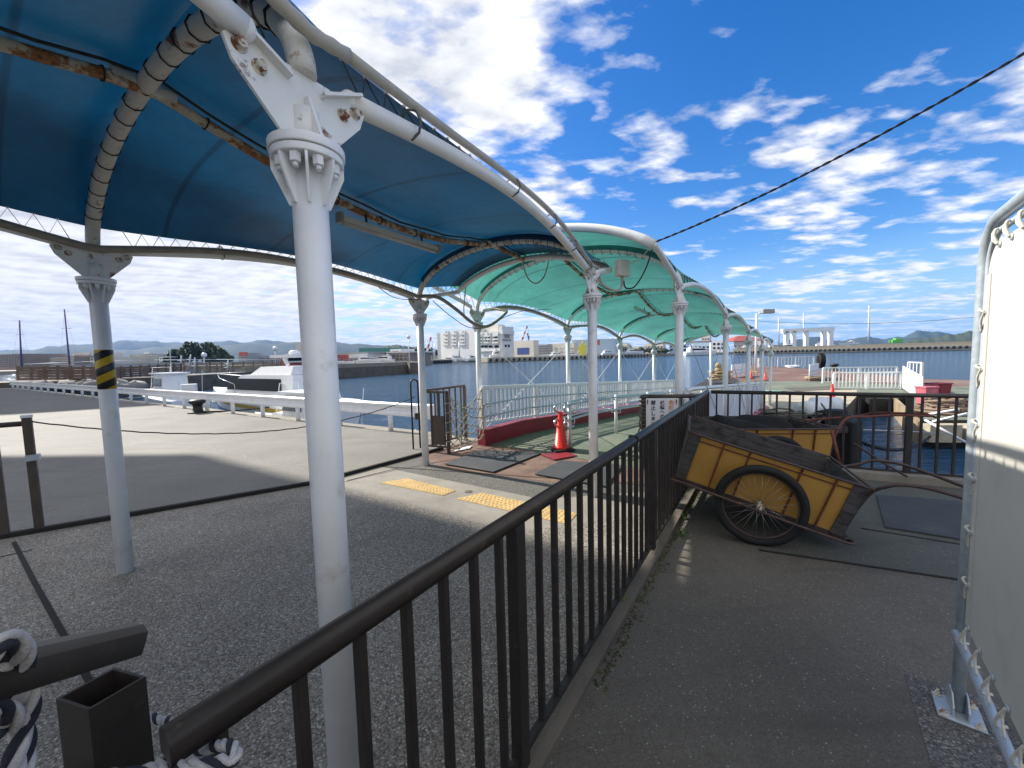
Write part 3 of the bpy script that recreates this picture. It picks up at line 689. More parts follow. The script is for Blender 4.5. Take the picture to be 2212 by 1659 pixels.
def along(c, side, u0, u1, n, out, up, wob=.012):
    pts = []; s = (c.R0-c.L0).normalized()*side
    for i in range(n+1):
        u = lerp(u0, u1, i/n); pts.append(c.edgept(u, side, up)+s*out+V((0,0,wob*math.sin(u*9.3+side))))
    return pts
def ties_for(c, side, us, rad=.062):
    return [(c.edgept(u, side, -.005)+(c.R0-c.L0).normalized()*side*.012, c.edgept(u+.02, side)-c.edgept(u-.02, side), rad) for u in us]
c2 = along(blue, 1, .04, .97, 64, .030, .045, .012); c2s = (blue.R0-blue.L0).normalized()
for i in range(16): f = (1-i/16)**2; c2[i] = c2[i]+c2s*.025*f+V((0,0,.030*f))
cpts = along(blue, 1, -1.2, .03, 150, .055, .075)+[c2[0]]
conduit(cpts, .022, 'ribbed grey conduit running along the near white edge tube of the blue canopy', conduit_light, ties_for(blue, 1, (-.5,-.12)), True)
conduit(c2, .020, 'smooth grey conduit tied along the right edge tube of the blue canopy', conduit_light, ties_for(blue, 1, (.14,.42,.62,.78,.93), .058))
c3 = along(blue, -1, -1.2, .98, 110, -.045, -.012, .014)
loop = spline([c3[-1], P(945,642,6.25), P(985,668,6.6), P(1022,698,7.1), P(1052,705,7.4), P(1080,688,7.75), P(1100,668,8.2)], 8)
c4_ = along(teal, -1, .12, 3.95, 120, -.045, -.015, .014)
conduit(c3+loop[1:-2]+c4_, .029, 'grey brown conduit drooping between the blue and teal canopies along their left edge tubes', conduit_m, ties_for(blue, -1, (-.6,-.15,.25,.55,.85))+ties_for(teal, -1, (.25,.6,.85,1.3,1.7), .056))
def cable(pts, r, label, m_=black_m, cat='cable'):
    m = MB(); m.tube(pts, r, 6); single(m, 'cable', m_, label, cat)
cable(spline([P(1128,566,6.2), P(1140,600,6.3), P(1158,612,6.35), P(1176,596,6.35), P(1186,560,6.3)], 6), .011, 'grey cable hanging in a loop below the end of the blue ridge', conduit_light)
cable(spline([P(1010,590,6.9), P(1004,640,6.95), P(1003,680,7.0), P(1020,696,7.1)], 6), .011, 'thin grey conduit dropping from the blue canopy corner to the drooping conduit', conduit_light)
cable(spline([P(720,578,4.9), P(790,600,5.2), P(850,642,5.6), P(910,648,6.0)], 6), .005, 'thin dark wire sagging below the left edge tube of the blue canopy')
cable(spline([P(935,650,6.2), P(970,680,6.5), P(1010,706,7.0), P(1050,708,7.4), P(1080,690,7.8), P(1130,672,8.4), P(1190,668,9.3)], 6), .006, 'thin dark wire drooping beside the conduit between the canopies')
bc = P(1344,580,5.2)
t = thing('junction_box', 'white junction box hanging at the right corner between the two canopies', 'junction box', bc)
m = MB(); m.box(bc, (.17,.11,.21), .5); m.build('case', sheet_m, t, bevel=.008)
m = MB(); m.box(bc+V((-.03,-.058,0)), (.13,.012,.17), .5); m.build('cover', sheet_m, t, bevel=.004)
m = MB(); m.tube([bc+V((0,0,-.1)), bc+V((0,0,-.17))], .02, 8); m.build('gland', conduit_light, t)
cable(spline([c2[-1], P(1292,580,4.8), P(1300,612,4.9), P(1330,628,5.0), P(1342,620,5.1), bc+V((0,0,-.17))], 7), .016, 'grey flexible conduit curling from the right edge tube down to the junction box', conduit_light)
corner = teal.pt(teal.u0, 1, 0)
cable(spline([corner, P(1395,580,5.2), P(1372,618,5.25), P(1352,622,5.25), bc+V((.02,0,-.16))], 8), .010, 'black cable looping from the teal canopy corner to the junction box')
cable(spline([corner, P(1380,560,5.0), bc+V((.02,0,.05)), P(1310,582,5.0)], 6), .006, 'thin pale wire stretched from the teal canopy corner past the junction box', cord_m)
ce = P(2330,45,3.0)
tw = MB(); n = 150
for ph in (0, math.pi):
    pts = []
    for i in range(n+1):
        p = lerp(corner, ce, i/n); p = p+V((0,0,-.10*4*(i/n)*(1-i/n))); a = i*.75+ph; pts.append(p+V((.0068*math.cos(a), 0, .0068*math.sin(a))))
    tw.tube(pts, .0066, 5)
single(tw, 'cable', black_m, 'twisted black cable running up across the sky from the teal canopy corner', 'cable')
# ------------------------------------------------------------------ brown railings
RAILPROF = [(-.026,-.024),(.026,-.024),(.028,-.006),(.0275,.010),(.018,.022),(0,.027),(-.018,.022),(-.0275,.010),(-.028,-.006)]
def railbar(mb, a, b):
    a, b = V(a), V(b); d = (b-a).normalized(); s = d.cross(V((0,0,1))).normalized(); u = s.cross(d)
    n = len(RAILPROF); vs = [a+s*x+u*y for x,y in RAILPROF]+[b+s*x+u*y for x,y in RAILPROF]
    fs = [(i,(i+1)%n,n+(i+1)%n,n+i) for i in range(n)]
    mb.add(vs, fs, True); o = len(mb.v)-2*n; mb.f += [[o+i for i in reversed(range(n))],[o+n+i for i in range(n)]]; mb.sm += [False,False]
def railing(label, a, b, posts, spacing, h=1.12, m_=None, zb=.12, bw=.022, pw=(.062,.05), skip=()):
    m_ = m_ or brown_rail; a, b = V(a), V(b); d = (b-a); L = d.length; d.normalize(); rz = math.atan2(d.y, d.x)
    t = thing('brown_railing', label, 'railing', a, 'brown railings of the landing')
    m = MB(); railbar(m, a+V((0,0,h-.029)), b+V((0,0,h-.029))); m.build('handrail', m_, t)
    m = MB(); m.bar(a+V((0,0,zb)), b+V((0,0,zb)), .03, .025); m.build('bottom_rail', m_, t)
    p0 = None
    for s in posts:
        q = d*s
        if not p0: m = MB(); m.box(a+V((0,0,.07+(h-.125)/2)), (pw[0],pw[1],h-.125), rz); p0 = m.build('post', m_, t, bevel=.003); p0.location = q
        else: copy_part(p0, t, q)
    b0 = None; n = int(L/spacing)
    for i in range(n):
        s = spacing*(i+.5)
        if any(abs(s-x) < .05 for x in posts): continue
        if not b0: m = MB(); m.box(a+V((0,0,(h-.055+zb)/2+.006)), (bw,.028,h-.055-zb-.012), rz); b0 = m.build('baluster', m_, t, bevel=.002); b0.location = d*s
        else: copy_part(b0, t, d*s)
    return t
rl = railing('long brown railing running away from the near left to the corner behind the carts', RA0, RA1, (1.02,3.05,5.02,6.30), .14)
m = MB(); s = RA0+RD*2.52; m.bar(s+V((0,0,1.093)), s+RD*.02+V((0,0,1.093)), .066, .060); m.build('splice', brown_rail, rl)
R2 = V((2.44,-1.2,0)).normalized()
railing('brown railing at the water edge behind the carts, facing the pontoon', RA1+R2*.05, RA1+R2*5.6, (2.21,4.3), .15)
railing('short brown railing that carries the white warning sign', V((1.80,5.36,0)), V((2.60,5.25,0)), (.04,), .12, 1.12, brown_old)
# sawn-off railing end at the near left with an open box post
t = thing('brown_railing', 'sawn off brown railing end at the lower left corner with rope around it', 'railing', (-.9,.86,0), 'brown railings of the landing')
ea, eb = P(276,1384,.62), P(60,1440,.47); dd = (eb-ea).normalized()
m = MB(); railbar(m, eb+dd*.8, ea); m.build('handrail', brown_rail, t)
m = MB(); pc = ea+dd*.55; m.box((pc.x,pc.y,(ea.z-.03)/2), (.05,.06,ea.z-.06), math.atan2(dd.y,dd.x)); m.build('post', brown_rail, t)
pz = 1.1; q4 = [G(120.5,1510,pz), G(190.5,1534,pz), G(315.5,1461,pz), G(247,1441.6,pz)]
cen = sum((p for p in q4), V((0,0,0)))/4
m = MB(); inn = [cen+(p-cen)*.88 for p in q4]
for i in range(4):
    a, b, c, d = q4[i], q4[(i+1)%4], inn[(i+1)%4], inn[i]; lo = V((0,0,-pz))
    m.quad(a, b, c, d); m.quad(a+lo, b+lo, b, a); m.quad(d, c, c+lo*.35, d+lo*.35)
single(m, 'box_post', brown_rail, 'open topped square brown post beside the sawn off railing end', 'post')
for (x, y, yb, top, lab, rail) in ((5,900,1163,1.13,'brown post with a stub of handrail at the far left edge',True), (86,890,1146,1.2,'slim brown post holding the sagging rope at the far left',False)):
    b = G(x+6 if rail else x, yb); t = thing('rope_post', lab, 'post', b)
    m = MB(); m.box((b.x,b.y,top/2), (.065,.05,top), .7); m.build('post', brown_old, t, bevel=.003)
    if rail:
        m = MB(); e1 = P(48,905,3.95); railbar(m, (b.x-1.6,b.y-.75,top), (e1.x,e1.y,top)); m.build('handrail', brown_old, t)
    else:
        m = MB(); m.box((b.x,b.y,top+.01), (.075,.06,.03), .7); m.build('cap', grommet_m, t, bevel=.003)
        m = MB(); m.box((b.x+.02,b.y-.0,.78), (.09,.075,.06), .7); m.build('clamp', galv, t)
rp0 = G(86,1146)+V((0,0,1.16)); hp = V((-1.83,7.18,0)); rp1 = hp+V((0,0,.98)); m = MB(); pts = []
for i in range(61):
    f = i/60; pts.append(lerp(rp0, rp1, f)+V((.003*math.sin(i*2), 0, -.36*4*f*(1-f)+.003*math.cos(i*2))))
m.tube(pts, .008, 6); single(m, 'rope', rope_dark, 'thin dark rope sagging across the asphalt from the left post to the black hoop', 'rope')
# black hoop post
t = thing('hoop_post', 'black inverted U hoop post beside the end of the guard rail', 'post', hp); m = MB(); dv = V((.8,.6,0))*.07; pts = [hp-dv, hp-dv+V((0,0,1.22))]
for i in range(1, 8): a = math.pi*i/8; pts.append(hp+V((0,0,1.24))-dv*math.cos(a)+V((0,0,.07*math.sin(a))))
pts += [hp+dv+V((0,0,1.22)), hp+dv]; m.tube(pts, .016, 8); m.build('hoop', black_m, t)
m = MB(); m.box(hp+dv+V((-.02,-.05,.62)), (.10,.03,.12), .6); m.build('latch_plate', brown_old, t)
# small brown gate and side fence at the gangway mouth
g0, g1, g2 = V((-1.15,6.72,0)), V((-1.53,6.87,0)), V((-.97,7.78,0))
t = thing('entrance_gate', 'small brown gate with a dark infill plate hung with netting at the gangway mouth', 'gate', g0)
m = MB(); m.box(g0+V((0,0,.56)), (.055,.055,1.12), .3); m.build('post', brown_old, t)
m = MB(); m.bar(g0+V((0,0,1.10)), g1+V((0,0,1.10)), .045, .04); m.build('top_rail', brown_old, t); m = MB(); m.bar(g0+V((0,0,.12)), g1+V((0,0,.12)), .03, .03); m.build('bottom_rail', brown_old, t)
for k in range(4): p = lerp(g0, g1, (k+.7)/4.4); m = MB(); m.box(p+V((0,0,.61)), (.022,.022,.94), .3); m.build('baluster', brown_old, t)
m = MB(); m.bar(lerp(g0,g1,.15)+V((0.0,-.03,.42)), lerp(g0,g1,.72)+V((0,-.03,.42)), .012, .52); m.build('infill_plate', brown_old, t)
t = thing('side_fence', 'weathered brown side fence behind the small gate at the gangway mouth', 'fence', g1)
m = MB(); m.bar(g1+V((0,0,1.13)), g2+V((0,0,1.13)), .05, .04); m.build('top_rail', brown_old, t); m = MB(); m.bar(g1+V((0,0,.12)), g2+V((0,0,.12)), .03, .03); m.build('bottom_rail', brown_old, t)
m = MB(); m.box(g2+V((0,0,.56)), (.05,.05,1.1), .9); m.build('post', brown_old, t)
for k in range(6): p = lerp(g1, g2, (k+.6)/6.3); m = MB(); m.box(p+V((0,0,.62)), (.024,.024,.98), .9); m.build('baluster', brown_old, t)
# netting
nb = MB(); n1 = V((-.56,7.26,0)); NU, NV_ = 9, 9
def npt(u, v):
    p = lerp(g0, n1, u); sag = math.sin(math.pi*u); top = lerp(1.05, 1.12, u)-.28*sag; bot = lerp(.10,.22,u)-.06*sag
    return V((p.x, p.y, lerp(bot, max(.02, top), v)))+V((.10*sag*(1-v)*math.sin(u*9), -.13*sag*(1-v*.5), 0))+V((random.gauss(0,.012),)*3)
gp = [[npt(i/NU, j/NV_) for j in range(NV_+1)] for i in range(NU+1)]
for i in range(NU+1):
    for j in range(NV_+1):
        gp[i][j].z = max(.012, gp[i][j].z)
        if (i+j) % 2 == 0:
            for di in (-1, 1):
                if 0 <= i+di <= NU:
                    for dj in (-1, 1):
                        if 0 <= j+dj <= NV_: nb.tube([gp[i][j], lerp(gp[i][j], gp[i+di][j+dj], .5)+V((0,0,-.006)), gp[i+di][j+dj]], .0085, 5, caps=False)
            nb.sph(gp[i][j], .017, 5)
for s in (0, NU): nb.tube(gp[s], .009, 6)
nb.tube([p[-1] for p in gp], .009, 6); nb.tube([p[0] for p in gp], .011, 6)
for k in range(5): nb.tube([(g0.x+.04*math.cos(a*.8), g0.y+.04*math.sin(a*.8), .2+k*.17+.004*a) for a in range(9)], .009, 5)
single(nb, 'rope_net', net_m, 'pale rope netting draped between the brown gate post and the white gangway railing', 'net')
# ------------------------------------------------------------------ gangway
GD = V((.62,.785,0)).normalized(); GN = V((GD.y,-GD.x,0)); GO = V((-.60,7.30,0)); GL = 12.7
def gz(t): return .012-.06*max(0, t-1.3)
def GW(t, lat, h=0): p = GO+GD*t+GN*lat; return V((p.x, p.y, gz(t)+h))
m = MB(); tt = [.15,1.3,4,7,10,GL]
for a, b in zip(tt, tt[1:]):
    m.add([GW(a,0,-.3),GW(a,3.5,-.3),GW(b,3.5,-.3),GW(b,0,-.3),GW(a,0),GW(a,3.5),GW(b,3.5),GW(b,0)], [(3,2,1,0),(4,5,6,7),(0,1,5,4),(1,2,6,5),(2,3,7,6),(3,0,4,7)])
gang = thing('gangway', 'green decked gangway with dark red side kerbs sloping down to the pontoon', 'gangway', GO)
m.build('deck', deck_green, gang)
m = MB(); tt = [-.02,1.3,4,7,10,GL]
for a, b in zip(tt, tt[1:]): m.add([GW(a,-.10,-.01),GW(a,.10,-.01),GW(b,.10,-.01),GW(b,-.10,-.01),GW(a,-.10,.30),GW(a,.10,.30),GW(b,.10,.30),GW(b,-.10,.30)], [(3,2,1,0),(4,5,6,7),(0,1,5,4),(1,2,6,5),(2,3,7,6),(3,0,4,7)])
m.build('side_kerb', red_paint, gang)
m = MB()
for a, b in zip(tt[1:], tt[2:]): m.add([GW(a,3.40,-.62),GW(a,3.58,-.62),GW(b,3.58,-.62),GW(b,3.40,-.62),GW(a,3.40,.12),GW(a,3.58,.12),GW(b,3.58,.12),GW(b,3.40,.12)], [(3,2,1,0),(4,5,6,7),(0,1,5,4),(1,2,6,5),(2,3,7,6),(3,0,4,7)])
m.build('side_kerb', pink_paint, gang)
def white_rail(label, a, b, n_posts, spacing, zb=.14, h=1.1, name='white_railing', m_=None, group='white railings'):
    m_ = m_ or boat_white; a, b = V(a), V(b); d = b-a; L = V((d.x,d.y,0)).length; rz = math.atan2(d.y,d.x)
    t = thing(name, label, 'railing', a, group)
    m = MB(); m.bar(a+V((0,0,h-.03)), b+V((0,0,h-.03)), .075, .06); m.build('top_rail', m_, t)
    m = MB(); m.bar(a+V((0,0,zb)), b+V((0,0,zb)), .04, .04); m.build('bottom_rail', m_, t)
    p0 = None
    for i in range(n_posts):
        q = d*(i/(n_posts-1))
        if not p0: m = MB(); m.box(a+V((0,0,(h-.06)/2)), (.085,.085,h-.062), rz); p0 = m.build('post', m_, t)
        else: copy_part(p0, t, q)
    n = min(99, int(L/spacing)); b0 = None
    for i in range(n):
        q = d*((i+.5)/n)
        if not b0: m = MB(); m.box(a+V((0,0,(h-.06+zb)/2+.01)), (.052,.018,h-.06-zb-.022), rz); b0 = m.build('baluster', m_, t); b0.location = q
        else: copy_part(b0, t, q)
    return t
wr = white_rail('long white slatted railing on the red kerb along the water side of the gangway', GW(.02,0,.30), GW(GL,0,.30), 8, .132, .13, .84)
# stainless handrails on the slatted railing
t = thing('handrail', 'pair of stainless handrails fixed inside the long white slatted railing', 'handrail', GW(.05,.13))
for h in (.80,.57):
    m = MB(); m.tube([GW(.02,.05,h-.04), GW(-.06,.14,h), GW(.06,.15,h)]+[GW(x,.15,h) for x in (1.3,4,7,10,12.5)], .017, 10); m.build('tube', stain_st, t)
for k in range(7):
    for h in (.80,.57): m = MB(); x = .1+k*1.8; m.tube([GW(x,.06,h-.06), GW(x,.13,h-.06), GW(x,.15,h-.018)], .009, 6); m.build('bracket', stain_st, t)
# centre handrail
t = thing('handrail', 'stainless double handrail on white posts down the middle of the gangway', 'handrail', GW(.65,1.55))
cp = MB(); b_ = GW(.65,1.55); cp.tube([b_, b_+V((0,0,.84))], .035, 12); cp.sph(b_+V((0,0,.84)), .035, 10); p0 = cp.build('post', white_paint, t)
for k in range(1,6): copy_part(p0, t, GW(.65+2.05*k,1.55)-b_)
for s in (-1,1):
    for h in (.82,.56):
        m = MB(); la = 1.55+s*.10; x0 = .42
        hook = [GW(.62,la-.0,h-.13), GW(.48,la,h-.14), GW(.34,la,h-.10), GW(.30,la,h-.05), GW(.34,la,h-.008), GW(.44,la,h)]
        m.tube(spline(hook, 4)+[GW(x,la,h) for x in (1.3,4,7,10,12)], .018, 10); m.build('tube', stain_st, t)
        for k in range(6): x = .65+2.05*k; m = MB(); m.tube([GW(x,1.55+s*.03,h-.09), GW(x,la,h-.09), GW(x,la,h-.02)], .009, 6); m.build('bracket', white_paint, t)
# right hand parapet of the gangway: pale panels
t = thing('panel_parapet', 'pale grey panelled parapet along the pontoon side of the gangway', 'parapet', GW(.9,3.45))
for i in range(8):
    a, b = lerp(.9, GL, i/8), lerp(.9, GL, (i+1)/8)
    m = MB(); m.add([GW(a+.03,3.44,.13),GW(b-.03,3.44,.13),GW(b-.03,3.44,1.02),GW(a+.03,3.44,1.02),GW(a+.03,3.47,.13),GW(b-.03,3.47,.13),GW(b-.03,3.47,1.02),GW(a+.03,3.47,1.02)], [(0,1,2,3),(7,6,5,4),(0,4,5,1),(1,5,6,2),(2,6,7,3),(3,7,4,0)]); m.build('panel', off_white, t)
for i in range(9): a = lerp(.9, GL, i/8); m = MB(); m.tube([GW(a,3.455,.12), GW(a,3.455,1.08)], .03, 8); m.build('post', white_paint, t)
m = MB(); m.tube([GW(a,3.455,1.09) for a in (.88,1.3,4,7,10,GL)], .035, 8); m.build('top_rail', white_paint, t)
# mats at the gangway mouth
def mat_slab(name, px, z, label, m_=rubber_mat, th=.012):
    m = MB(); m.slab([XY(G(x,y,z)) for x,y in px], z, z+th); return single(m, name, m_, label, 'mat', 'black rubber mats')
mat_slab('rubber_mat', [(960,1003),(1035.7,973.5),(1172,978.4),(1065.4,1020.6)], .020, 'worn black rubber mat in front of the traffic cone')
mat_slab('rubber_mat', [(1154.7,1024.8),(1211.7,995.8),(1345,1006),(1310,1052)], .020, 'dark rubber mat beside the white column right of the cone')
mat_slab('rubber_mat', [(1893,1070),(2110,1087),(2112,1172),(1912,1140)], .012, 'large dark rubber mat on the path below the cart handles')
def slip(px, z, label): m = MB(); m.slab([XY(G(x,y,z)) for x,y in px], z, z+.008); return single(m, 'white_board', sign_white, label, 'board')
slip([(979,976),(990,969),(1021,963),(1014,969)], .02, 'thin white board lying on the ground below the netting')
# ------------------------------------------------------------------ traffic cones
def cone_parts(t, loc):
    m = MB(); m.box(loc+V((0,0,.022)), (.38,.38,.036), .3); m.build('base', rubber_blk, t, bevel=.008)
    m = MB(); m.lathe([(.150,.04),(.143,.075),(.118,.078),(.036,.66),(.030,.685),(.018,.69)], loc, n=28); m.build('body', cone_red, t)
def cone(loc, label, scale=1):
    t = thing('traffic_cone', label, 'traffic cone', (0,0,0), 'red traffic cones'); cone_parts(t, V((0,0,0))); t.location = loc; t.scale = (scale,)*3; return t
cone(G(1212,972,.02)+V((0,0,.0)), 'bright red traffic cone on a black base at the gangway mouth')
m = MB(); p = G(1210,984); m.box((p.x-.03,p.y-.06,.022), (.46,.40,.016), .5); single(m, 'board', red_paint, 'flat red board lying under the traffic cone at the gangway mouth', 'board')
# ------------------------------------------------------------------ hand carts (wheel axle at the origin, x to the handles, y away from the viewer)
def cart(name, label, group, y1=.86):
    t = thing(name, label, 'hand cart', (0,0,0), group)
    L0, L1, y0, z0, z1 = -.68, .64, .10, -.03, .42
    fl = .06                                                    # sides lean outwards
    def side(y, yo, nm):
        m = MB(); a = [V((L0,y,z0)), V((L1,y,z0)), V((L1+.02,y+yo,z1)), V((L0-.02,y+yo,z1))]; th = V((0,.012 if yo < 0 else -.012,0))
        m.add(a+[p+th for p in a], [(0,1,2,3),(7,6,5,4),(0,4,5,1),(1,5,6,2),(2,6,7,3),(3,7,4,0)]); return m
    side(y0, -fl, 1).build('side_panel', yellow_ply, t); side(y1, fl, 1).build('side_panel', yellow_ply, t)
    m = MB()
    for y, yo, s in ((y0,-fl,.014),(y1,fl,-.020)):
        a = [V((L0+.01,y+s,z0)), V((L1-.01,y+s,z0)), V((L1,y+yo+s,z1+.012)), V((L0,y+yo+s,z1+.006))]; th = V((0,.006,0))
        m.add(a+[p+th for p in a], [(0,1,2,3),(7,6,5,4),(0,4,5,1),(1,5,6,2),(2,6,7,3),(3,7,4,0)])
    m.build('inner_boards', wood_gray, t)
    for x, yo in ((L0, -.02), (L1, .02)):
        m = MB(); a = [V((x,y0,z0)), V((x,y1,z0)), V((x+yo,y1+fl,z1-.01)), V((x+yo,y0-fl,z1-.01))]; th = V((.014 if x < 0 else -.014,0,0))
        m.add(a+[p+th for p in a], [(0,1,2,3),(7,6,5,4),(0,4,5,1),(1,5,6,2),(2,6,7,3),(3,7,4,0)]); m.build('end_board', wood_gray, t)
    m = MB(); m.box((.01,(y0+y1)/2,z0), (L1-L0,y1-y0,.02)); m.build('floor', wood_gray, t)
    if name == 'hand_cart':
        for x in (L0+.035, L1-.05):                             # grey corner battens on the near side
            m = MB(); a = [V((x-.045,y0-.006,z0-.01)), V((x+.045,y0-.006,z0-.01)), V((x+.05,y0-fl-.006,z1)), V((x-.04,y0-fl-.006,z1))]; th = V((0,-.012,0)); m.add(a+[p+th for p in a], [(3,2,1,0),(4,5,6,7),(0,1,5,4),(1,2,6,5),(2,3,7,6),(3,0,4,7)]); m.build('corner_batten', wood_gray, t)
    for y, yo in ((y0,-fl),(y1,fl)):
        sg = -1 if yo < 0 else 1
        for x in (-.40,-.19,.20,.44):
            m = MB(); m.bar((x,y+sg*.010,z0-.01),(x,y+yo+sg*.012,z1), .016, .012, (1,0,0)); m.build('side_stay', rust_red, t)
        m = MB(); m.tube([(L0-.03,y+yo+sg*.012,z1+.008),(L0+.1,y+yo+sg*.022,z1+.008),(L1-.1,y+yo+sg*.022,z1+.008),(L1+.04,y+yo+sg*.012,z1+.008)], .010, 8); m.build('top_bar', rust_brown, t)
        m = MB(); m.tube([(L0,y+yo*.8+sg*.012,z1-.048),(L1,y+yo*.8+sg*.012,z1-.048)], .006, 6); m.build('lower_bar', rust_red, t)
        for x in (-.19,.20): m = MB(); m.tube([(x,y+yo*.8+sg*.014,z1-.05),(x,y+yo+sg*.024,z1+.012)], .008, 6); m.build('bar_clip', rust_brown, t)
    for x, s in ((L0,-1),(L1,1)): m = MB(); m.tube([(x+s*.03,y0-fl,z1+.008),(x+s*.03,y1+fl,z1+.008)], .011, 8); m.build('end_bar', rust_brown, t)
    # wheels
    for y in (0, y1+.10):
        yw = y-.005 if y == 0 else y
        w = MB(); w.tube([((.322)*math.cos(a*math.pi/32), yw, .322*math.sin(a*math.pi/32)) for a in range(64)], .036, 12, closed=True); wl = w.build('wheel', rubber_blk, t)
        w = MB(); w.tube([(.286*math.cos(a*math.pi/32), yw, .286*math.sin(a*math.pi/32)) for a in range(64)], .011, 8, closed=True); w.build('rim', rust_brown, wl)
        w = MB(); w.lathe([(.028,-.045),(.030,-.035),(.016,-.025),(.016,.025),(.030,.035),(.028,.045)], (0,yw,0), (0,1,0), 16); w.lathe([(.012,-.085),(.018,-.075),(.018,-.045)], (0,yw,0), (0,1,0), 10); w.build('hub', bolt_rusty, wl)
        w = MB()
        for k in range(28):
            a = 2*math.pi*k/28; b = a+(.5 if k % 2 else -.5)*1.3; s = .03 if (k//2) % 2 else -.03
            w.tube([(.026*math.cos(b), yw+s, .026*math.sin(b)), (.282*math.cos(a), yw, .282*math.sin(a))], .0016, 4)
        w.build('spokes', spoke_m, wl)
    # under frame with the outer wheel guard bars
    for yy in (-.062, y1+.165):
        ye = y0-.02 if yy < 0 else y1+.02
        m = MB(); m.tube(spline([(L0-.02,ye,z0-.03),(L0-.04,(ye+yy)/2,z0-.045),(L0+.0,yy,-.03),(-.2,yy,-.03),(.2,yy,-.035),(L1-.02,yy,-.03),(L1+.03,(ye+yy)/2,-.02),(L1+.02,ye,z0-.03)], 6), .012, 8); m.build('guard_bar', rust_brown, t)
    for y in (y0+.02, y1-.02): m = MB(); m.bar((L0-.02,y,z0-.028),(L1+.02,y,z0-.028), .03, .035); m.build('frame_bar', rust_brown, t)
    m = MB(); m.tube([(0,-.085,0),(0,y1+.18,0)], .011, 8); m.build('axle', rust_brown, t)
    return t
def cart_handles(t, pts_near, pts_far, m_):
    for p in (pts_near, pts_far): m = MB(); m.tube(spline(p, 7), .014, 10); m.build('handle', m_, t)
YAW, TILT = R(-25), R(16)
c1 = cart('hand_cart', 'yellow hand cart with spoked wheels tipped forward, nearest the camera', 'yellow hand carts', 1.0)
c1l = V((2.12,3.25,.357)); M1 = Matrix.Rotation(YAW, 3, 'Z') @ Matrix.Rotation(TILT, 3, 'Y')
I1 = M1.inverted()
loc = lambda p: I1 @ (p-c1l)
cart_handles(c1, [V((.62,.10,.02)), loc(P(1876,1069,3.02)), loc(P(1918,1051,2.92)), loc(P(1954,1048,2.86)), loc(P(2010,1056,2.78)), loc(P(2090,1079,2.68)), loc(P(2150,1100,2.62))],
             [V((.64,1.0,.30)), loc(P(1850,1004,3.72)), loc(P(1888,995,3.66)), loc(P(1958,1006,3.50)), loc(P(2081,1051,3.1)), loc(P(2150,1082,2.85))], rust_brown)
c1.location = c1l; c1.rotation_euler = (Matrix.Rotation(YAW, 4, 'Z') @ Matrix.Rotation(TILT, 4, 'Y')).to_euler()
c2 = cart('old_cart', 'second yellow hand cart standing level behind the tipped one with rusty handles', 'yellow hand carts')
c2l = V((3.02,4.36,.357)); Y2 = R(-6); I2 = Matrix.Rotation(-Y2, 3, 'Z'); lo2 = lambda p: I2 @ (p-c2l)
cart_handles(c2, [V((.62,.10,.05)), V((.68,.10,.30)), lo2(P(1828,905,4.45)), lo2(P(1875,893+7,4.5)), lo2(P(1935,897,4.55)), lo2(P(2015,899,4.6))], [V((.62,.86,.05)), V((.66,.86,.34)), lo2(P(1850,899,5.05)), lo2(P(1890,892,4.95)), lo2(P(1960,893,4.8)), lo2(P(1998,894,4.7)), lo2(P(2022,902,4.6))], rust_red)
c2.location = c2l; c2.rotation_euler = (0,0,Y2)
m = MB()                                                        # black sheet heaped inside the second cart
def heap(x, y):
    X, Yq = lerp(-.56,.42,x), lerp(.12,.84,y); e = min(x,1-x,y,1-y)
    return c2l+Matrix.Rotation(Y2,3,'Z') @ V((X, Yq, .24+.20*min(1,e*7)+.05*math.sin(x*7+y*3)*min(1,e*6)+.03*math.sin(y*9+x*13)+.05*(1-x)))
m.grid(heap, 26, 18); single(m, 'black_sheet', cloth_blk, 'black cloth heaped inside the second yellow cart', 'cloth')
m = MB(); p = c2l+V((.70,-.05,0)); m.tube([P(1797,930,4.05), P(1806,970,4.0), P(1813,1000,3.95)], .016, 8); single(m, 'rusty_bar', rust_red, 'short rusty red bar leaning at the front of the second cart', 'bar')
m = MB(); m.tube([P(1845,958,4.6), P(1905,998,4.45), P(1960,1030,4.3)], .012, 8); single(m, 'rusty_bar', rust_brown, 'thin dark bar slanting down beside the water railing behind the carts', 'bar')
# ------------------------------------------------------------------ warning sign
sg = thing('warning_sign', 'white Japanese warning sign hung on the short brown railing', 'sign', (1.95,5.30,.45))
sd = (V((2.60,5.25,0))-V((1.80,5.36,0))).normalized(); sn = V((sd.y,-sd.x,0)); so_ = V((1.86,5.352,0))+sn*.045
m = MB(); cc = so_+sd*.215+V((0,0,.82)); m.box(cc, (.43,.012,.50), math.atan2(sd.y,sd.x)); m.build('board', sign_white, sg, bevel=.003)
def text(body, o, size, m_, parent, right, gap):
    rot = Matrix(((right.x, 0, right.y), (right.y, 0, -right.x), (0, 1, 0)))      # glyph x along the board, glyph y up
    acc = {}
    for i, ch in enumerate(body):
        cu = bpy.data.curves.new('glyph', 'FONT'); cu.body = ch; cu.size = size; cu.align_x = 'CENTER'; cu.extrude = .0012; cu.offset = .0014
        ob = bpy.data.objects.new('glyph', cu); COL.objects.link(ob); bpy.context.view_layer.update()
        me = bpy.data.meshes.new_from_object(ob.evaluated_get(bpy.context.evaluated_depsgraph_get()))
        mm = m_[i] if isinstance(m_, list) else m_
        mb = acc.setdefault(mm.name, (MB(), mm))[0]; base = V(o)-V((0,0,gap*i))
        mb.add([base + rot @ v.co for v in me.vertices], [list(p.vertices) for p in me.polygons])
        bpy.data.objects.remove(ob); bpy.data.curves.remove(cu); bpy.data.meshes.remove(me)
    for mb, mm in acc.values(): mb.build('lettering', mm, parent)
fs = sn*.0085
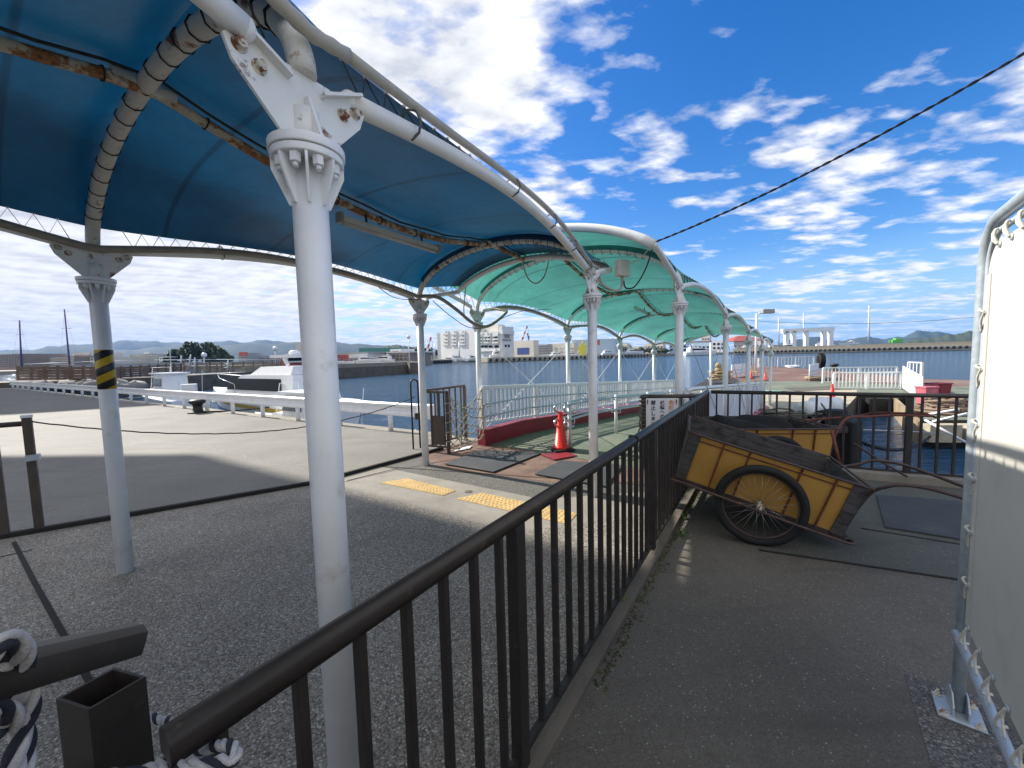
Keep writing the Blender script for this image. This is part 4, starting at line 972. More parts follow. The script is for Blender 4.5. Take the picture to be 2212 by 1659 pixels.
s1 = '危険ですので'; s2 = '桟橋への無断立入'; s3 = '禁止します。'
text(s1, so_+sd*.335+fs+V((0,0,.985)), .068, [ink_o]*2+[ink]*4, sg, sd, .075)
text(s2, so_+sd*.215+fs+V((0,0,.985)), .060, [ink]*4+[ink_o]*4, sg, sd, .062)
text(s3, so_+sd*.095+fs+V((0,0,.985)), .068, ink, sg, sd, .075)
for x in (.02,.40): m = MB(); q0 = so_+sd*x+V((0,0,1.05)); m.tube([q0-sn*.05, q0+sn*.01, q0+sn*.012+V((0,0,-.06))], .006, 6); m.build('tie', rope_dark, sg)
m = MB()
for k in range(14):
    z = 1.06-k*.055; a0 = V((1.83,5.35,z)); m.tube([(a0.x+.05*math.cos(a*.9)+random.gauss(0,.004), a0.y+.045*math.sin(a*.9), z+.006*a+random.gauss(0,.006)) for a in range(8)], .009, 5)
for k in range(6): z = .95-.12*k; m.tube(spline([(1.80,5.30,z),(1.74+.02*math.sin(k*3),5.26,z-.10),(1.80,5.28,z-.2)], 4), .010, 5)
single(m, 'rope_wrap', net_dk, 'old rope wound round the post of the warning sign railing', 'rope')
# ------------------------------------------------------------------ white sheet on galvanised frame at the right
B1 = G(2068,1538); DB = V((-.64,-.77,0)).normalized(); NB = V((-DB.y,DB.x,0))
if NB.x > 0: NB = -NB
fr = thing('screen_frame', 'galvanised pipe frame with rounded top corner at the right edge', 'frame', B1)
m = MB(); zt, rb = 2.20, .17
path = [B1+V((0,0,.02)), B1+V((0,0,1.0)), B1+V((0,0,zt-rb))]+[B1+DB*(rb-rb*math.cos(a*math.pi/16))+V((0,0,zt-rb+rb*math.sin(a*math.pi/16))) for a in range(1,9)]+[B1+DB*2.0+V((0,0,zt)), B1+DB*4.2+V((0,0,zt))]
m.tube(path, .0235, 16); m.build('main_pipe', galv, fr)
io = .056; B1i = B1+DB*io; zi = zt-io; ri = .135
m = MB(); path = [B1i+V((0,0,.40)), B1i+V((0,0,1.2)), B1i+V((0,0,zi-ri))]+[B1i+DB*(ri-ri*math.cos(a*math.pi/16))+V((0,0,zi-ri+ri*math.sin(a*math.pi/16))) for a in range(1,9)]+[B1i+DB*4.1+V((0,0,zi))]
m.tube(path, .0105, 10); m.build('inner_pipe', galv_lt, fr)
m = MB(); m.tube([B1+V((0,0,.385))+NB*.02+DB*.012, B1+DB*4.2+V((0,0,.385))+NB*.02], .0165, 12); m.build('lower_pipe', galv_lt, fr)
m = MB(); m.slab([XY(B1+NB*.075+DB*-.07), XY(B1+NB*.075+DB*.09), XY(B1+NB*-.075+DB*.09), XY(B1+NB*-.075+DB*-.07)], .006, .016); m.build('base_plate', galv, fr, bevel=.003)
gu = MB(); gu.prism([(-.068,.016),(.068,.016),(.068,.055),(.030,.105),(-.030,.105),(-.068,.055)], B1+NB*.024, DB, (0,0,1), .007); gu.prism([(-.068,.016),(.068,.016),(.068,.055),(.030,.105),(-.030,.105),(-.068,.055)], B1-NB*.024, DB, (0,0,1), .007); gu.build('gusset', galv, fr, bevel=.002)
for a, b in ((.055,-.055),(.055,.075),(-.055,-.055),(-.055,.075)):
    c = B1+NB*a+DB*b; m = MB(); m.lathe([(.016,.016),(.016,.020)], c, n=12); m.lathe([(.010,.020),(.010,.031)], c, n=6, sm=False); m.lathe([(.005,.031),(.005,.042)], c, n=8); m.build('anchor_bolt', bolt_rusty, fr)
pad = MB(); pad.slab([XY(B1+NB*.16+DB*-.14), XY(B1+NB*.13+DB*.6), XY(B1-NB*.2+DB*.6), XY(B1-NB*.15+DB*-.16)], -.001, .005); single(pad, 'mortar_pad', agg_fine, 'rough mortar pad under the foot of the galvanised frame', 'pad')
m = MB(); sA = B1+DB*.092; n = 24
def outline():
    pts = [(4.1,.47),(.092,.47),(.092,zi-.05-.11)]
    for a in range(1,7): an = a*math.pi/14; pts.append((.092+.11-.11*math.cos(an), zi-.05-.11+.11*math.sin(an)))
    pts += [(.215,zi-.045),(4.1,zi-.045)]; return pts
m.prism(outline(), B1+NB*.004, DB, (0,0,1), .006)
shm = single(m, 'white_sheet', sheet_m, 'cream white vinyl sheet laced to the galvanised frame at the right edge', 'sheet')
hm = MB(); hm.bar(B1+DB*.112+NB*.009+V((0,0,.48)), B1+DB*.112+NB*.009+V((0,0,zi-.16)), .05, .003, NB); h = hm.build('hem', sheet_m, None, off=shm.location); h.parent = shm
lc = thing('lacing_cord', 'cream cord laced through eyelets along the edge of the white sheet', 'cord', B1)
zs = [.66+.235*i for i in range(6)]
def lace(p_sheet, p_pipe, nxt):
    m = MB(); f = NB*.014
    m.tube(spline([p_sheet+f, lerp(p_sheet,p_pipe,.6)+NB*.022, p_pipe+NB*.016, p_pipe-NB*.010-DB*.013], 4), .0052, 6)
    m.tube(spline([p_sheet+f, lerp(p_sheet,nxt,.45)+NB*.016+DB*-.012, nxt+NB*.010], 4), .0042, 6); m.build('loop', cord_m, lc)
    m = MB(); m.lathe([(.013,0),(.013,.004),(.007,.005)], p_sheet+NB*.008, NB, 14); m.build('eyelet', galv_lt, lc)
for z in zs: lace(B1+DB*.106+V((0,0,z)), B1i+V((0,0,z+.012)), B1i+V((0,0,z-.085)))
for i in range(12):
    d = .20+.12*i+(i*.01); p = B1+DB*(d+.02)+V((0,0,zi-.062)); lace(p, B1+DB*d+V((0,0,zi)), B1+DB*(d-.07)+V((0,0,zi-.0)))
for i in range(9):
    d = .14+.16*i; p = B1+DB*d+V((0,0,.485)); lace(p, B1+DB*(d-.02)+V((0,0,.40))+NB*.01, B1+DB*(d+.04)+V((0,0,.405))+NB*.012)
# ------------------------------------------------------------------ thick white and navy mooring rope, lower left
def laid_rope(path, R_, label, twist=55, n=None):
    pts = spline(path, 14); t = thing('mooring_rope', label, 'rope', pts[0])
    L = [0]
    for a, b in zip(pts, pts[1:]): L.append(L[-1]+(b-a).length)
    x = None; strands = [[], [], []]; T0 = None
    for i, p in enumerate(pts):
        T = (pts[min(i+1,len(pts)-1)]-pts[max(0,i-1)]).normalized()
        if x is None: x = T.cross(V((0,0,1)) if abs(T.z) < .9 else V((1,0,0))).normalized()
        else: x = T0.rotation_difference(T) @ x
        x = (x-T*x.dot(T)).normalized(); y = T.cross(x); T0 = T
        for k in range(3): a = L[i]*twist+k*2*math.pi/3; strands[k].append(p+(x*math.cos(a)+y*math.sin(a))*R_*.52)
    for k in range(3): m = MB(); m.tube(strands[k], R_*.52, 8); m.build('strand', rope_nv if k == 2 else rope_bw, t)
    return t
RR = .0110
laid_rope([P(-60,1470,0.400), P(-10,1400,0.400), P(30,1385,0.416), P(50,1420,0.440), P(40,1480,0.456), P(10,1560,0.448), P(-40,1600,0.416)], RR, 'thick white and navy rope looped over the sawn off railing end', 62)
laid_rope([P(-30,1450,0.416), P(20,1430,0.432), P(55,1470,0.456), P(62,1530,0.464), P(40,1600,0.456), P(25,1690,0.440)], RR, 'thick white and navy rope hanging down at the far lower left corner', 62)
laid_rope([P(-50,1540,0.400), P(0,1530,0.424), P(40,1560,0.456), P(55,1610,0.464), P(45,1680,0.456), P(30,1760,0.440)], RR*.95, 'second hanging turn of white and navy rope at the lower left corner', 62)
laid_rope([P(40,1690,.60), P(140,1680,.62), P(260,1672,.60), P(330,1660,.60), P(400,1655,.56), P(470,1645,.54), P(508,1640,.53), P(500,1612,.56), P(470,1612,.60), P(420,1625,.66), P(340,1650,.70)], RR*.8, 'white and navy rope tied round the cut end of the long railing', 62)
laid_rope([P(250,1580,.80), P(310,1548,.84), P(345,1555,.80), P(375,1565,.74), P(395,1590,.68)], RR*.8, 'short piece of white and navy rope behind the open box post', 62)
# ------------------------------------------------------------------ floating pontoon and what stands on it
PZ = -.70
def GP(x, y): return G(x, y, PZ)
pon = thing('pontoon', 'broad floating pontoon with patchy green, rust and sandy deck', 'pontoon', (12,20,PZ))
pp = [XY(GP(x,y)) for x,y in [(1478,872),(1600,908),(1765,906),(1812,898),(1851,856),(1962,856),(1992,908),(2300,908),(2300,826),(1990,818),(1800,800),(1620,789),(1560,802),(1470,850)]]
m = MB(); m.slab(pp, -1.9, PZ); m.build('hull', dark_hull, pon)
def patch(px, z, mm, nm): m = MB(); m.slab([XY(GP(x,y)) for x,y in px], PZ+z-.003, PZ+z); m.build(nm, mm, pon)
patch([(1478,872),(1600,907.5),(1765,905.5),(1812,897.5),(1851,855.5),(1851,842),(1700,845),(1560,850)], .006, deck_sand, 'sandy_deck')
patch([(1560,849.5),(1700,844.5),(1851,841.5),(1851,855.3),(1962,855.3),(1990,907),(2300,907),(2300,838),(1985,833),(1850,826),(1700,823),(1600,825),(1475,849)], .005, deck_green, 'green_deck')
patch([(1600,824.5),(1700,822.5),(1850,825.5),(1985,832.5),(2300,837.5),(2300,826.5),(1990,818.5),(1800,800.5),(1620,789.5),(1562,802)], .005, deck_rust, 'rusty_deck')
patch([(1690,838),(1800,834),(1815,842),(1720,846)], .010, asph_d, 'dark_patch'); patch([(1530,850),(1650,843),(1690,845),(1560,858)], .009, mint, 'mint_patch')
m = MB(); a, b = GP(1868,857), GP(1936,857); m.box(((a.x+b.x)/2,(a.y+b.y)/2-.15,-1.18), ((b-a).length,.3,.85), math.atan2((b-a).y,(b-a).x)); m.build('channel_shade_panel', rubber_blk, pon)  # black panel added to stand in for the shade under the deck
# pontoon fascia timbers at the channel
m = MB(); a, b = GP(1936,858), GP(1992,908); m.bar((a.x-.05,a.y,PZ-.45),(b.x-.05,b.y,PZ-.45), .12, .8); m.build('timber_fender', wood_fence, pon)
for i, (x0, x1) in enumerate(((1992,2060),(2072,2150))): m = MB(); a, b = GP(x0,910), GP(x1,910); m.bar((a.x,a.y-.1,PZ-.35),(b.x,b.y-.1,PZ-.35), .35, .55); m.build('beam', deck_sand, pon)
def prail(label, x0, y0, x1, y1, n, sp, h=1.1): return white_rail(label, GP(x0,y0), GP(x1,y1), n, sp, .10, h)
prail('white railing on the pontoon right above the dark channel', 1800,841, 1947,841, 3, .17, 1.0)
prail('white railing farther back on the pontoon, behind the one by the channel', 1777,828, 1937,827, 3, .21)
prail('far white railing at the seaward edge of the pontoon, left of the big tyre', 1642,793.5, 1758,792, 4, .38, 1.4)
prail('short white railing at the left seaward corner of the pontoon', 1614,796, 1638,795, 2, .35, 1.4)
prail('white railing right of the sloping white panel by the pink bins', 1960,836, 1990,840, 2, .3, 1.5)
tn_ = 'gangplank_side'
def panel(label, x0, y0, x1, y1, h0, h1, bars=True):
    a, b = GP(x0,y0), GP(x1,y1); t = thing(tn_, label, 'barrier', a, 'white gangplank barriers'); d = (b-a).normalized(); L = (b-a).length
    m = MB(); m.prism([(0.04,.12),(L-.04,.12),(L-.04,h1),(.04,h0)], (a.x,a.y,PZ), d, (0,0,1), .02); m.build('sheet', boat_white, t)
    m = MB(); m.tube([a, a+V((0,0,h0+.05)), b+V((0,0,h1+.05)), b], .035, 8); m.build('frame', white_paint, t)
    if bars:
        for f in (.33,.6): m = MB(); s = V((d.y,-d.x,0))*.03; m.tube([a+s+V((0,0,h0*f))-d*.15, b+s+V((0,0,h1*f))+d*.15], .02, 6); m.build('bar', galv, t)
panel('white sheeted gangplank side standing at the rope coil on the pontoon', 1748,823, 1767,815, 1.15, 1.1)
panel('sloping white sheeted gangplank side beside the pink bins', 1949,842, 1990,872, 1.25, 1.05, False)
panel('white sheeted gangplank side at the left edge of the pontoon', 1580,817, 1609,812, 1.1, 1.1)
cone(GP(1653,822), 'small red cone on the green pontoon deck, right end of striped bar', 1.05)
cone(GP(1622,818), 'small red cone behind the column row, left end of a striped bar', 1.0)
cone(GP(1797,864), 'red cone on the pontoon just above the dark water railing', 1.1)
m = MB(); a, b = GP(1622,818)+V((0,0,.62)), GP(1653,822)+V((0,0,.62)); m.tube([a,b], .022, 6); o = single(m, 'cone_bar', stripes('cone_bar', (.5,.33,.03,1), (.02,.02,.02,1), (1,0,0), 3), 'yellow and black bar laid across two red cones on the pontoon', 'bar')
# big tyre
tp = GP(1773,794); t = thing('big_tyre', 'huge black tractor tyre standing upright at the pontoon edge', 'tyre', tp)
ax_ = V((.92,-.40,0)).normalized(); bx = V((-ax_.y,ax_.x,0)); r_ = .88; cz = tp+V((0,0,r_))
m = MB(); prof = [(.46,-.24),(.62,-.30),(.80,-.29),(.87,-.22),(.88,0),(.87,.22),(.80,.29),(.62,.30),(.46,.24),(.44,0)]; m.lathe(prof+[prof[0]], cz, ax_, 36); m.build('casing', rubber_blk, t)
for k in range(22):
    a = 2*math.pi*k/22; m = MB()
    for s in (-1,1):
        a2 = a+(.14 if s > 0 else 0); q0 = cz+(bx*math.cos(a2)+V((0,0,1))*math.sin(a2))*.89+ax_*.02*s; q1 = cz+(bx*math.cos(a2+.16)+V((0,0,1))*math.sin(a2+.16))*.875+ax_*.25*s; m.bar(q0, q1, .09, .07, (q0-cz).normalized())
    m.build('tread', rubber_blk, t)
# bollard, bins, floats and ropes
def bollard(p, label, s=1.0):
    m = MB(); m.lathe([(.30*s,0),(.30*s,.04*s),(.16*s,.05*s),(.13*s,.20*s),(.15*s,.30*s),(.24*s,.36*s),(.25*s,.42*s),(.18*s,.47*s),(.02,.48*s)], p, n=20); single(m, 'bollard', black_m, label, 'bollard', 'mooring bollards', bevel=0)
bollard(G(428,892), 'black iron mooring bollard in front of the guard rail on the asphalt quay')
bollard(GP(1802,801), 'dark mooring bollard on the pontoon right of the big tyre', 1.6)
m = MB(); a = G(440,893); m.tube(spline([a+V((0,0,.05)), a+V((.5,.35,.02)), a+V((1.1,.65,.02)), a+V((1.5,1.2,.02))], 5), .03, 6); single(m, 'mooring_line', black_m, 'dark mooring line running from the quay bollard to the guard rail', 'rope')
for (x, y, rr, lab) in ((2000,873,.0,'faded pink bin by the sloping white panel'), (2018,862,.5,'pink bin standing behind the front one'), (2031,862,.9,'red bin with a dark strap at the right')):
    p = GP(x, y); t = thing('bin', lab, 'bin', p, 'pink bins on the pontoon'); m = MB(); m.add([V((p.x+sx*(.26 if z else .21), p.y+sy*(.22 if z else .18), PZ+.01+z)) for z in (0,.68) for sx,sy in ((-1,-1),(1,-1),(1,1),(-1,1))], [(0,3,2,1),(4,5,6,7),(0,1,5,4),(1,2,6,5),(2,3,7,6),(3,0,4,7)]); m.build('body', pink_paint if rr < .9 else red_paint, t, bevel=.02)
    m = MB(); m.box((p.x,p.y,PZ+.71), (.58,.50,.05)); m.build('lid', red_paint if rr else pink_paint, t, bevel=.015)
def float_block(px, Y, s, label, rz):
    p = G(px[0], px[1], -.75); m = MB(); c = p+V((0,0,s*.35)); m.lathe([(s*.20,-s*.55),(s*.36,-s*.48),(s*.38,-s*.1),(s*.33,-s*.06),(s*.33,s*.06),(s*.38,s*.1),(s*.36,s*.48),(s*.20,s*.55)], c, (math.cos(rz),math.sin(rz),0), 18); single(m, 'float', foam_w, label, 'float', 'white foam floats')
float_block((1755,908), 0, .95, 'pitted white foam float tied on the near edge of the pontoon', .3)
float_block((1782,895), 0, .9, 'second white foam float behind the pitted one', -.2)
random.seed(5)
def rope_heap(p, r, label, mm, n=16, th=.03, flat=.5):
    m = MB()
    for k in range(n):
        rr = r*random.uniform(.45,1); ph = random.uniform(0,6.28); z = random.uniform(0,flat*r); e = random.uniform(.6,1)
        m.tube([p+V((rr*math.cos(a*.52+ph)+random.gauss(0,r*.05), e*rr*math.sin(a*.52+ph)+random.gauss(0,r*.05), th+z+random.gauss(0,r*.04))) for a in range(11)], th, 6)
    single(m, 'rope_heap', mm, label, 'rope heap', 'heaps of rope')
rope_heap(GP(1763,822), .8, 'tan rope coil at the foot of the white panel', rope_tan, 10, .05, .25)
rope_heap(G(1795,915,-.75), .75, 'dark rope heap beside the white foam floats', black_m, 22, .035, .5)
rope_heap(G(1690,915,-.75), 1.1, 'dark rope and netting heap at the near pontoon edge', net_dk, 26, .03, .35)
rope_heap(GP(2045,893), .9, 'brown rope heap in front of the pink bins', wood_brown, 18, .05, .5)
rope_heap(G(1555,829,-.72)+V((0,0,.2)), .85, 'tan rope heap at the low end of the gangway', rope_tan, 18, .06, .9)
rope_heap(GP(1712,793.5), 1.0, 'pale rope bundle under the far white railing', foam_w, 10, .07, .25)
m = MB(); p = G(1551,829,-.72)+V((0,0,.2)); m.sph(p+V((0,0,1.15)), .22, 10); m.sph(p+V((.02,0,.82)), .26, 10, (1,1,.9)); m.tube([p+V((.1,0,.9)), p+V((.75,0,1.02))], .07, 8); single(m, 'fender', rope_tan, 'bundled tan fender lump with a dark stub on the rope heap', 'fender')
# timber pile in the water behind the carts, chains
pl_ = thing('mooring_pile', 'black weathered mooring pile standing in the water behind the second cart', 'pile', G(1812,1000,-1.5))
pb = P(1806,960,5.9); m = MB(); m.lathe([(.13,-2.2),(.15,-1.3),(.14,-.3),(.15,.4),(.13,.75)], (pb.x,pb.y,0), n=14); m.build('trunk', rubber_blk, pl_)
m = MB(); m.box((pb.x+.12,pb.y-.14,.15), (.30,.14,.9), .4); m.build('fender_block', rubber_blk, pl_, bevel=.03)
m = MB(); m.box((pb.x+.02,pb.y-.1,.48), (.46,.22,.09), .2); m.build('cross_timber', wood_gray, pl_)
def chain(a, b, sag, label, r=.035, link=.11):
    L = (b-a).length; n = int(L/link*1.05); m = MB()
    for i in range(n):
        f = (i+.5)/n; p = lerp(a,b,f)-V((0,0,sag*4*f*(1-f))); f2 = f+.01; d = (lerp(a,b,f2)-V((0,0,sag*4*f2*(1-f2)))-p).normalized(); s = d.cross(V((0,0,1))).normalized() if i % 2 else d.cross(V((0,0,1))).normalized().cross(d)
        m.tube([p+d*math.cos(k*math.pi/4)*link*.62+s*math.sin(k*math.pi/4)*r for k in range(8)], .011, 5, closed=True)
    single(m, 'chain', black_m, label, 'chain', 'mooring chains')
chain(P(1818,934,6.0), P(2010,942,11.5), .35, 'black mooring chain sagging over the water from the pile to the right pontoon')
chain(G(1774,872,-.1), G(1794,896,-.55), .02, 'short black chain over the white foam float', .03, .12)
for (x0,y0,x1,y1,lab) in ((1998,907,2098,962,'long pale pole crossing over the pontoon edge'), (2014,911,2090,893,'second pale pole crossing the long one'), (2000,896,2072,884,'pale bar lying behind the crossed poles')):
    m = MB(); m.tube([P(x0,y0,11.6), P(x1,y1,11.0)], .035, 8); single(m, 'pole', boat_white, lab, 'pole', 'pale poles at the pontoon edge')
m = MB(); m.tube([P(1830,927,6.4), P(2040,935,11)], .012, 6); single(m, 'mooring_line', rope_bw, 'thin white line over the water from the pile', 'rope')
# lamp post on the pontoon
lpb = GP(1632,800); t = thing('lamp_post', 'tall white lamp post with a box lantern on the pontoon', 'lamp post', lpb)
Hh = P(1632,678,lpb.y).z-PZ; m = MB(); m.tube([lpb, lpb+V((0,0,Hh))], .13, 10); m.build('pole', white_paint, t)
m = MB(); m.tube([lpb+V((0,0,Hh-.3)), lpb+V((.35,0,Hh+.1)), lpb+V((.8,0,Hh+.2))], .07, 8); m.build('arm', white_paint, t)
m = MB(); m.box(lpb+V((1.2,-.1,Hh+.25)), (1.5,.55,.5), .12); m.build('lantern', grey_b, t, bevel=.06)
# ------------------------------------------------------------------ guard rail along the quay edge
gpx = [(10,846),(111,856),(203,862),(297.6,870),(346,876),(405,883),(460,889),(492,892.5),(545,899),(608,905.5),(771,923.6),(886.7,937)]
gd = (V((-2.3,8.72,0))-V((-16.9,17.4,0))).normalized()
ga = V((-2.05,8.57,0)); gl_ = thing('guard_rail', 'long white corrugated guard rail along the quay edge', 'guard rail', ga)
gend = V((-41,31.5,0)); gdir = (gend-ga).normalized(); GLn = (gend-ga).length
bp = [(.0,.0),(.035,.02),(.035,.07),(.0,.10),(.0,.20),(.035,.23),(.035,.28),(.0,.31),(-.01,.31),(.023,.275),(.023,.235),(-.012,.21),(-.012,.09),(.023,.065),(.023,.025),(-.01,0)]
gnn = V((gdir.y,-gdir.x,0)); gnn = gnn if gnn.y < 0 else -gnn
nb_ = 12; seg = GLn/nb_
for i in range(nb_):
    a = ga+gdir*(seg*i); b = ga+gdir*(seg*(i+1)+(.08 if i < nb_-1 else 0)); zo = (.001 if i % 2 else 0)
    va = [a+gnn*(.055+x+zo)+V((0,0,.38+z)) for x,z in bp]; vb = [b+gnn*(.055+x+zo)+V((0,0,.38+z)) for x,z in bp]; n = len(bp)
    m = MB(); m.add(va+vb, [(k,(k+1)%n,n+(k+1)%n,n+k) for k in range(n)]+[tuple(reversed(range(n))), tuple(range(n,2*n))]); m.build('beam', white_paint, gl_)
    m = MB()
    for z in (.06,.25):
        for s in (-.08,.08): p = a+gdir*(s+.06)+gnn*(.092)+V((0,0,.38+z)); m.lathe([(.014,0),(.014,.01),(.008,.014)], p, gnn, 8)
    tag(m.build('beam_bolts', galv, gl_), kind='stuff') if i else None
p0 = None
for k in range(24):
    q = gdir*(1.0+k*1.9)
    if not p0: m = MB(); m.tube([ga+V((0,0,-.02)), ga+V((0,0,.66))], .057, 12); p0 = m.build('post', white_paint, gl_); p0.location = q
    else: copy_part(p0, gl_, q)
m = MB(); s = ga-gdir*.12; pts = [V((0,0,0))]
m.box(ga-gdir*.20+gnn*.06+V((0,0,.53)), (.50,.10,.34), math.atan2(gdir.y,gdir.x)); m.build('end_terminal', white_paint, gl_, bevel=.04)
# ------------------------------------------------------------------ boats
def hull_mb(L, B, Hf, Hs, draft=.35):
    m = MB(); st = 14; rows = []
    for i in range(st+1):
        x = i/st; w = B/2*(1-max(0,(x-.45)/.55)**2.2)*(.92 if x == 0 else 1); h = lerp(Hs, Hf, x**1.8); wl = w*(.82-.25*x)
        X = L*x; rows.append([V((X+.10*L*max(0,x-.8)*5*.6,-w,h)), V((X,-wl,.12)), V((X-.05*L*x,-wl*.6,-draft)), V((X-.05*L*x,wl*.6,-draft)), V((X,wl,.12)), V((X+.10*L*max(0,x-.8)*5*.6,w,h))])
    vs = [p for r in rows for p in r]; fs = [(i*6+k, (i+1)*6+k, (i+1)*6+k+1, i*6+k+1) for i in range(st) for k in range(5)]
    fs += [tuple(reversed([k for k in range(6)]))]+[(i*6, i*6+5, (i+1)*6+5, (i+1)*6) for i in range(st)]
    m.add(vs, fs, False); return m, rows
def wedge(m, x0, x1, b, z0, z1, f0, f1, taper=.85):
    vs = [(x0,-b/2,z0),(x1,-b/2,z0),(x1,b/2,z0),(x0,b/2,z0),(x0+f0,-b/2*taper,z1),(x1-f1,-b/2*taper,z1),(x1-f1,b/2*taper,z1),(x0+f0,b/2*taper,z1)]
    return m.add([V(v) for v in vs], [(0,3,2,1),(4,5,6,7),(0,1,5,4),(1,2,6,5),(2,3,7,6),(3,0,4,7)])
def side_win(m, x0, x1, b, z0, z1, f0, f1, base=(0,0,0,0), t=.03):
    for s in (-1,1):
        y = s*b/2; vs = [(x0,y,z0),(x1,y,z0),(x1-f1,y*.93,z1),(x0+f0,y*.93,z1)]; vs2 = [(a,c+s*t,d) for a,c,d in vs]
        m.add([V(v) for v in vs+vs2], [(0,1,2,3),(7,6,5,4),(0,4,5,1),(1,5,6,2),(2,6,7,3),(3,7,4,0)])
def place(t, loc, rz, sc=1): t.location = loc; t.rotation_euler = (0,0,rz); t.scale = (sc,)*3; return t
def motor_yacht(label, L=14, stripe=False, group=None, hull_col=None):
    t = thing('motor_yacht', label, 'boat', (0,0,0), group); B = L*.27
    m, rows = hull_mb(L, B, L*.145, L*.10); m.build('hull', hull_col or boat_white, t)
    if stripe:
        m = MB()
        for s in (0,5):
            for r0, r1 in zip(rows, rows[1:]):
                o = V((0,-.03 if s == 0 else .03,0)); k = 1 if s == 0 else 4; f = lambda r, q: lerp(r[k], r[s], q)+o; m.add([f(r0,.62), f(r1,.62), f(r1,.78), f(r0,.78)], [(0,1,2,3)])
        m.build('stripe', yellow_band, t)
        m = MB()
        for s in (0,5):
            for r0, r1 in zip(rows, rows[1:]): 
                o = V((0,-.028 if s == 0 else .028,0)); k = 1 if s == 0 else 4; f = lambda r, q: lerp(r[k], r[s], q)+o; m.add([f(r0,-.05), f(r1,-.05), f(r1,.34), f(r0,.34)], [(0,1,2,3)])
        m.build('lower_band', boat_blue, t)
    h = L*.10; m = MB(); wedge(m, L*.12, L*.74, B*.80, h, h+L*.115, L*.01, L*.20); m.build('cabin', boat_white, t)
    m = MB(); side_win(m, L*.20, L*.66, B*.80*.96, h+L*.050, h+L*.100, L*.01, L*.085); m.build('window', glass_dk, t)
    m = MB(); vs = [(L*.70,-B*.33,h+L*.030),(L*.70,B*.33,h+L*.030),(L*.585,B*.31,h+L*.1),(L*.585,-B*.31,h+L*.1)]; m.add([V(v)+V((.04,0,.04)) for v in vs]+[V(v) for v in vs], [(0,1,2,3),(7,6,5,4),(0,4,5,1),(1,5,6,2),(2,6,7,3),(3,7,4,0)]); m.build('windscreen', glass_dk, t)
    m = MB(); wedge(m, L*.16, L*.48, B*.62, h+L*.116, h+L*.150, L*.0, L*.07); m.build('flybridge', boat_white, t)
    m = MB()
    for s in (-1,1): m.bar((L*.20,s*B*.25,h+L*.15),(L*.25,s*B*.22,h+L*.190), L*.02, .05, (0,1,0))
    m.box((L*.26,0,h+L*.193), (L*.16,B*.5,L*.012)); m.build('radar_arch', boat_white, t)
    m = MB(); m.lathe([(L*.02,0),(L*.022,L*.012),(L*.01,L*.02)], (L*.27,0,h+L*.199), n=12); m.build('radar_dome', boat_white, t)
    m = MB(); m.tube([(L*.55,-B*.42,h+L*.02),(L*.56,-B*.42,h+L*.075),(L*.8,-B*.27,h+L*.098),(L*1.0,0,h+L*.115),(L*.8,B*.27,h+L*.098),(L*.56,B*.42,h+L*.075),(L*.55,B*.42,h+L*.02)], max(.022,L*.0018), 5); m.build('bow_rail', stain_st, t)
    return t
def work_boat(label, L=9, group=None):
    t = thing('work_boat', label, 'boat', (0,0,0), group); B = L*.3
    m, rows = hull_mb(L, B, L*.17, L*.11); m.build('hull', boat_white, t)
    h = L*.11; m = MB(); wedge(m, L*.30, L*.56, B*.62, h, h+L*.21, .0, L*.06, .9); m.build('wheelhouse', boat_white, t)
    m = MB(); side_win(m, L*.33, L*.53, B*.61, h+L*.11, h+L*.175, .0, L*.03); m.build('window', glass_mid, t)
    m = MB(); vs = [(L*.545,-B*.26,h+L*.11),(L*.545,B*.26,h+L*.11),(L*.522,B*.24,h+L*.18),(L*.522,-B*.24,h+L*.18)]; m.add([V(v)+V((.03,0,.0)) for v in vs]+[V(v) for v in vs], [(0,1,2,3),(7,6,5,4),(0,4,5,1),(1,5,6,2),(2,6,7,3),(3,7,4,0)]); m.build('windscreen', glass_mid, t)
    m = MB(); wedge(m, L*.56, L*.80, B*.55, h+.02, h+L*.085, 0, L*.12, .8); m.build('fore_cabin', boat_white, t)
    m = MB(); m.box((L*.42,0,h+L*.218), (L*.30,B*.66,L*.012)); m.build('roof', boat_white, t)
    m = MB(); m.tube([(L*.38,0,h+L*.22),(L*.36,0,h+L*.44)], .035, 6); m.tube([(L*.365,-L*.05,h+L*.36),(L*.365,L*.05,h+L*.36)], .02, 5); m.build('mast', galv_lt, t)
    m = MB(); m.tube([(L*.64,-B*.25,h+L*.06),(L*.60,-B*.2,h+L*.27),(L*.60,B*.2,h+L*.27),(L*.64,B*.25,h+L*.06)], .025, 6); m.build('light_frame', white_paint, t)
    m = MB(); m.tube([(L*.04,-B*.3,h),(L*.0,-B*.3,h+L*.24)], .022, 5); m.tube([(L*.08,B*.2,h),(L*.03,B*.2,h+L*.20)], .02, 5); m.build('stern_poles', white_paint, t)
    return t
wz = WZ+.30
def at_px(x, y, Y): p = P(x, y, Y); return V((p.x, p.y, wz))
by = motor_yacht('large white motor yacht with a yellow stripe moored behind the guard rail', 13.5, True, 'boats moored along the quay')
bow = at_px(462,850,19.8); stern = at_px(725,850,14.6); d = bow-stern; place(by, stern, math.atan2(d.y,d.x), d.length/14.3); by.scale.z *= 1.0; by.location.z += .38
bw = work_boat('small white pilot boat with a boxy wheelhouse just behind the guard rail', 8.5, 'boats moored along the quay')
stern = at_px(757,862,11.6); bow = at_px(548,862,14.6); d = bow-stern; place(bw, stern, math.atan2(d.y,d.x), 1.02*d.length/9.2); bw.location.z = wz+.15
bf = work_boat('white fishing boat moored behind the guard rail left of the yacht', 10, 'boats moored along the quay')
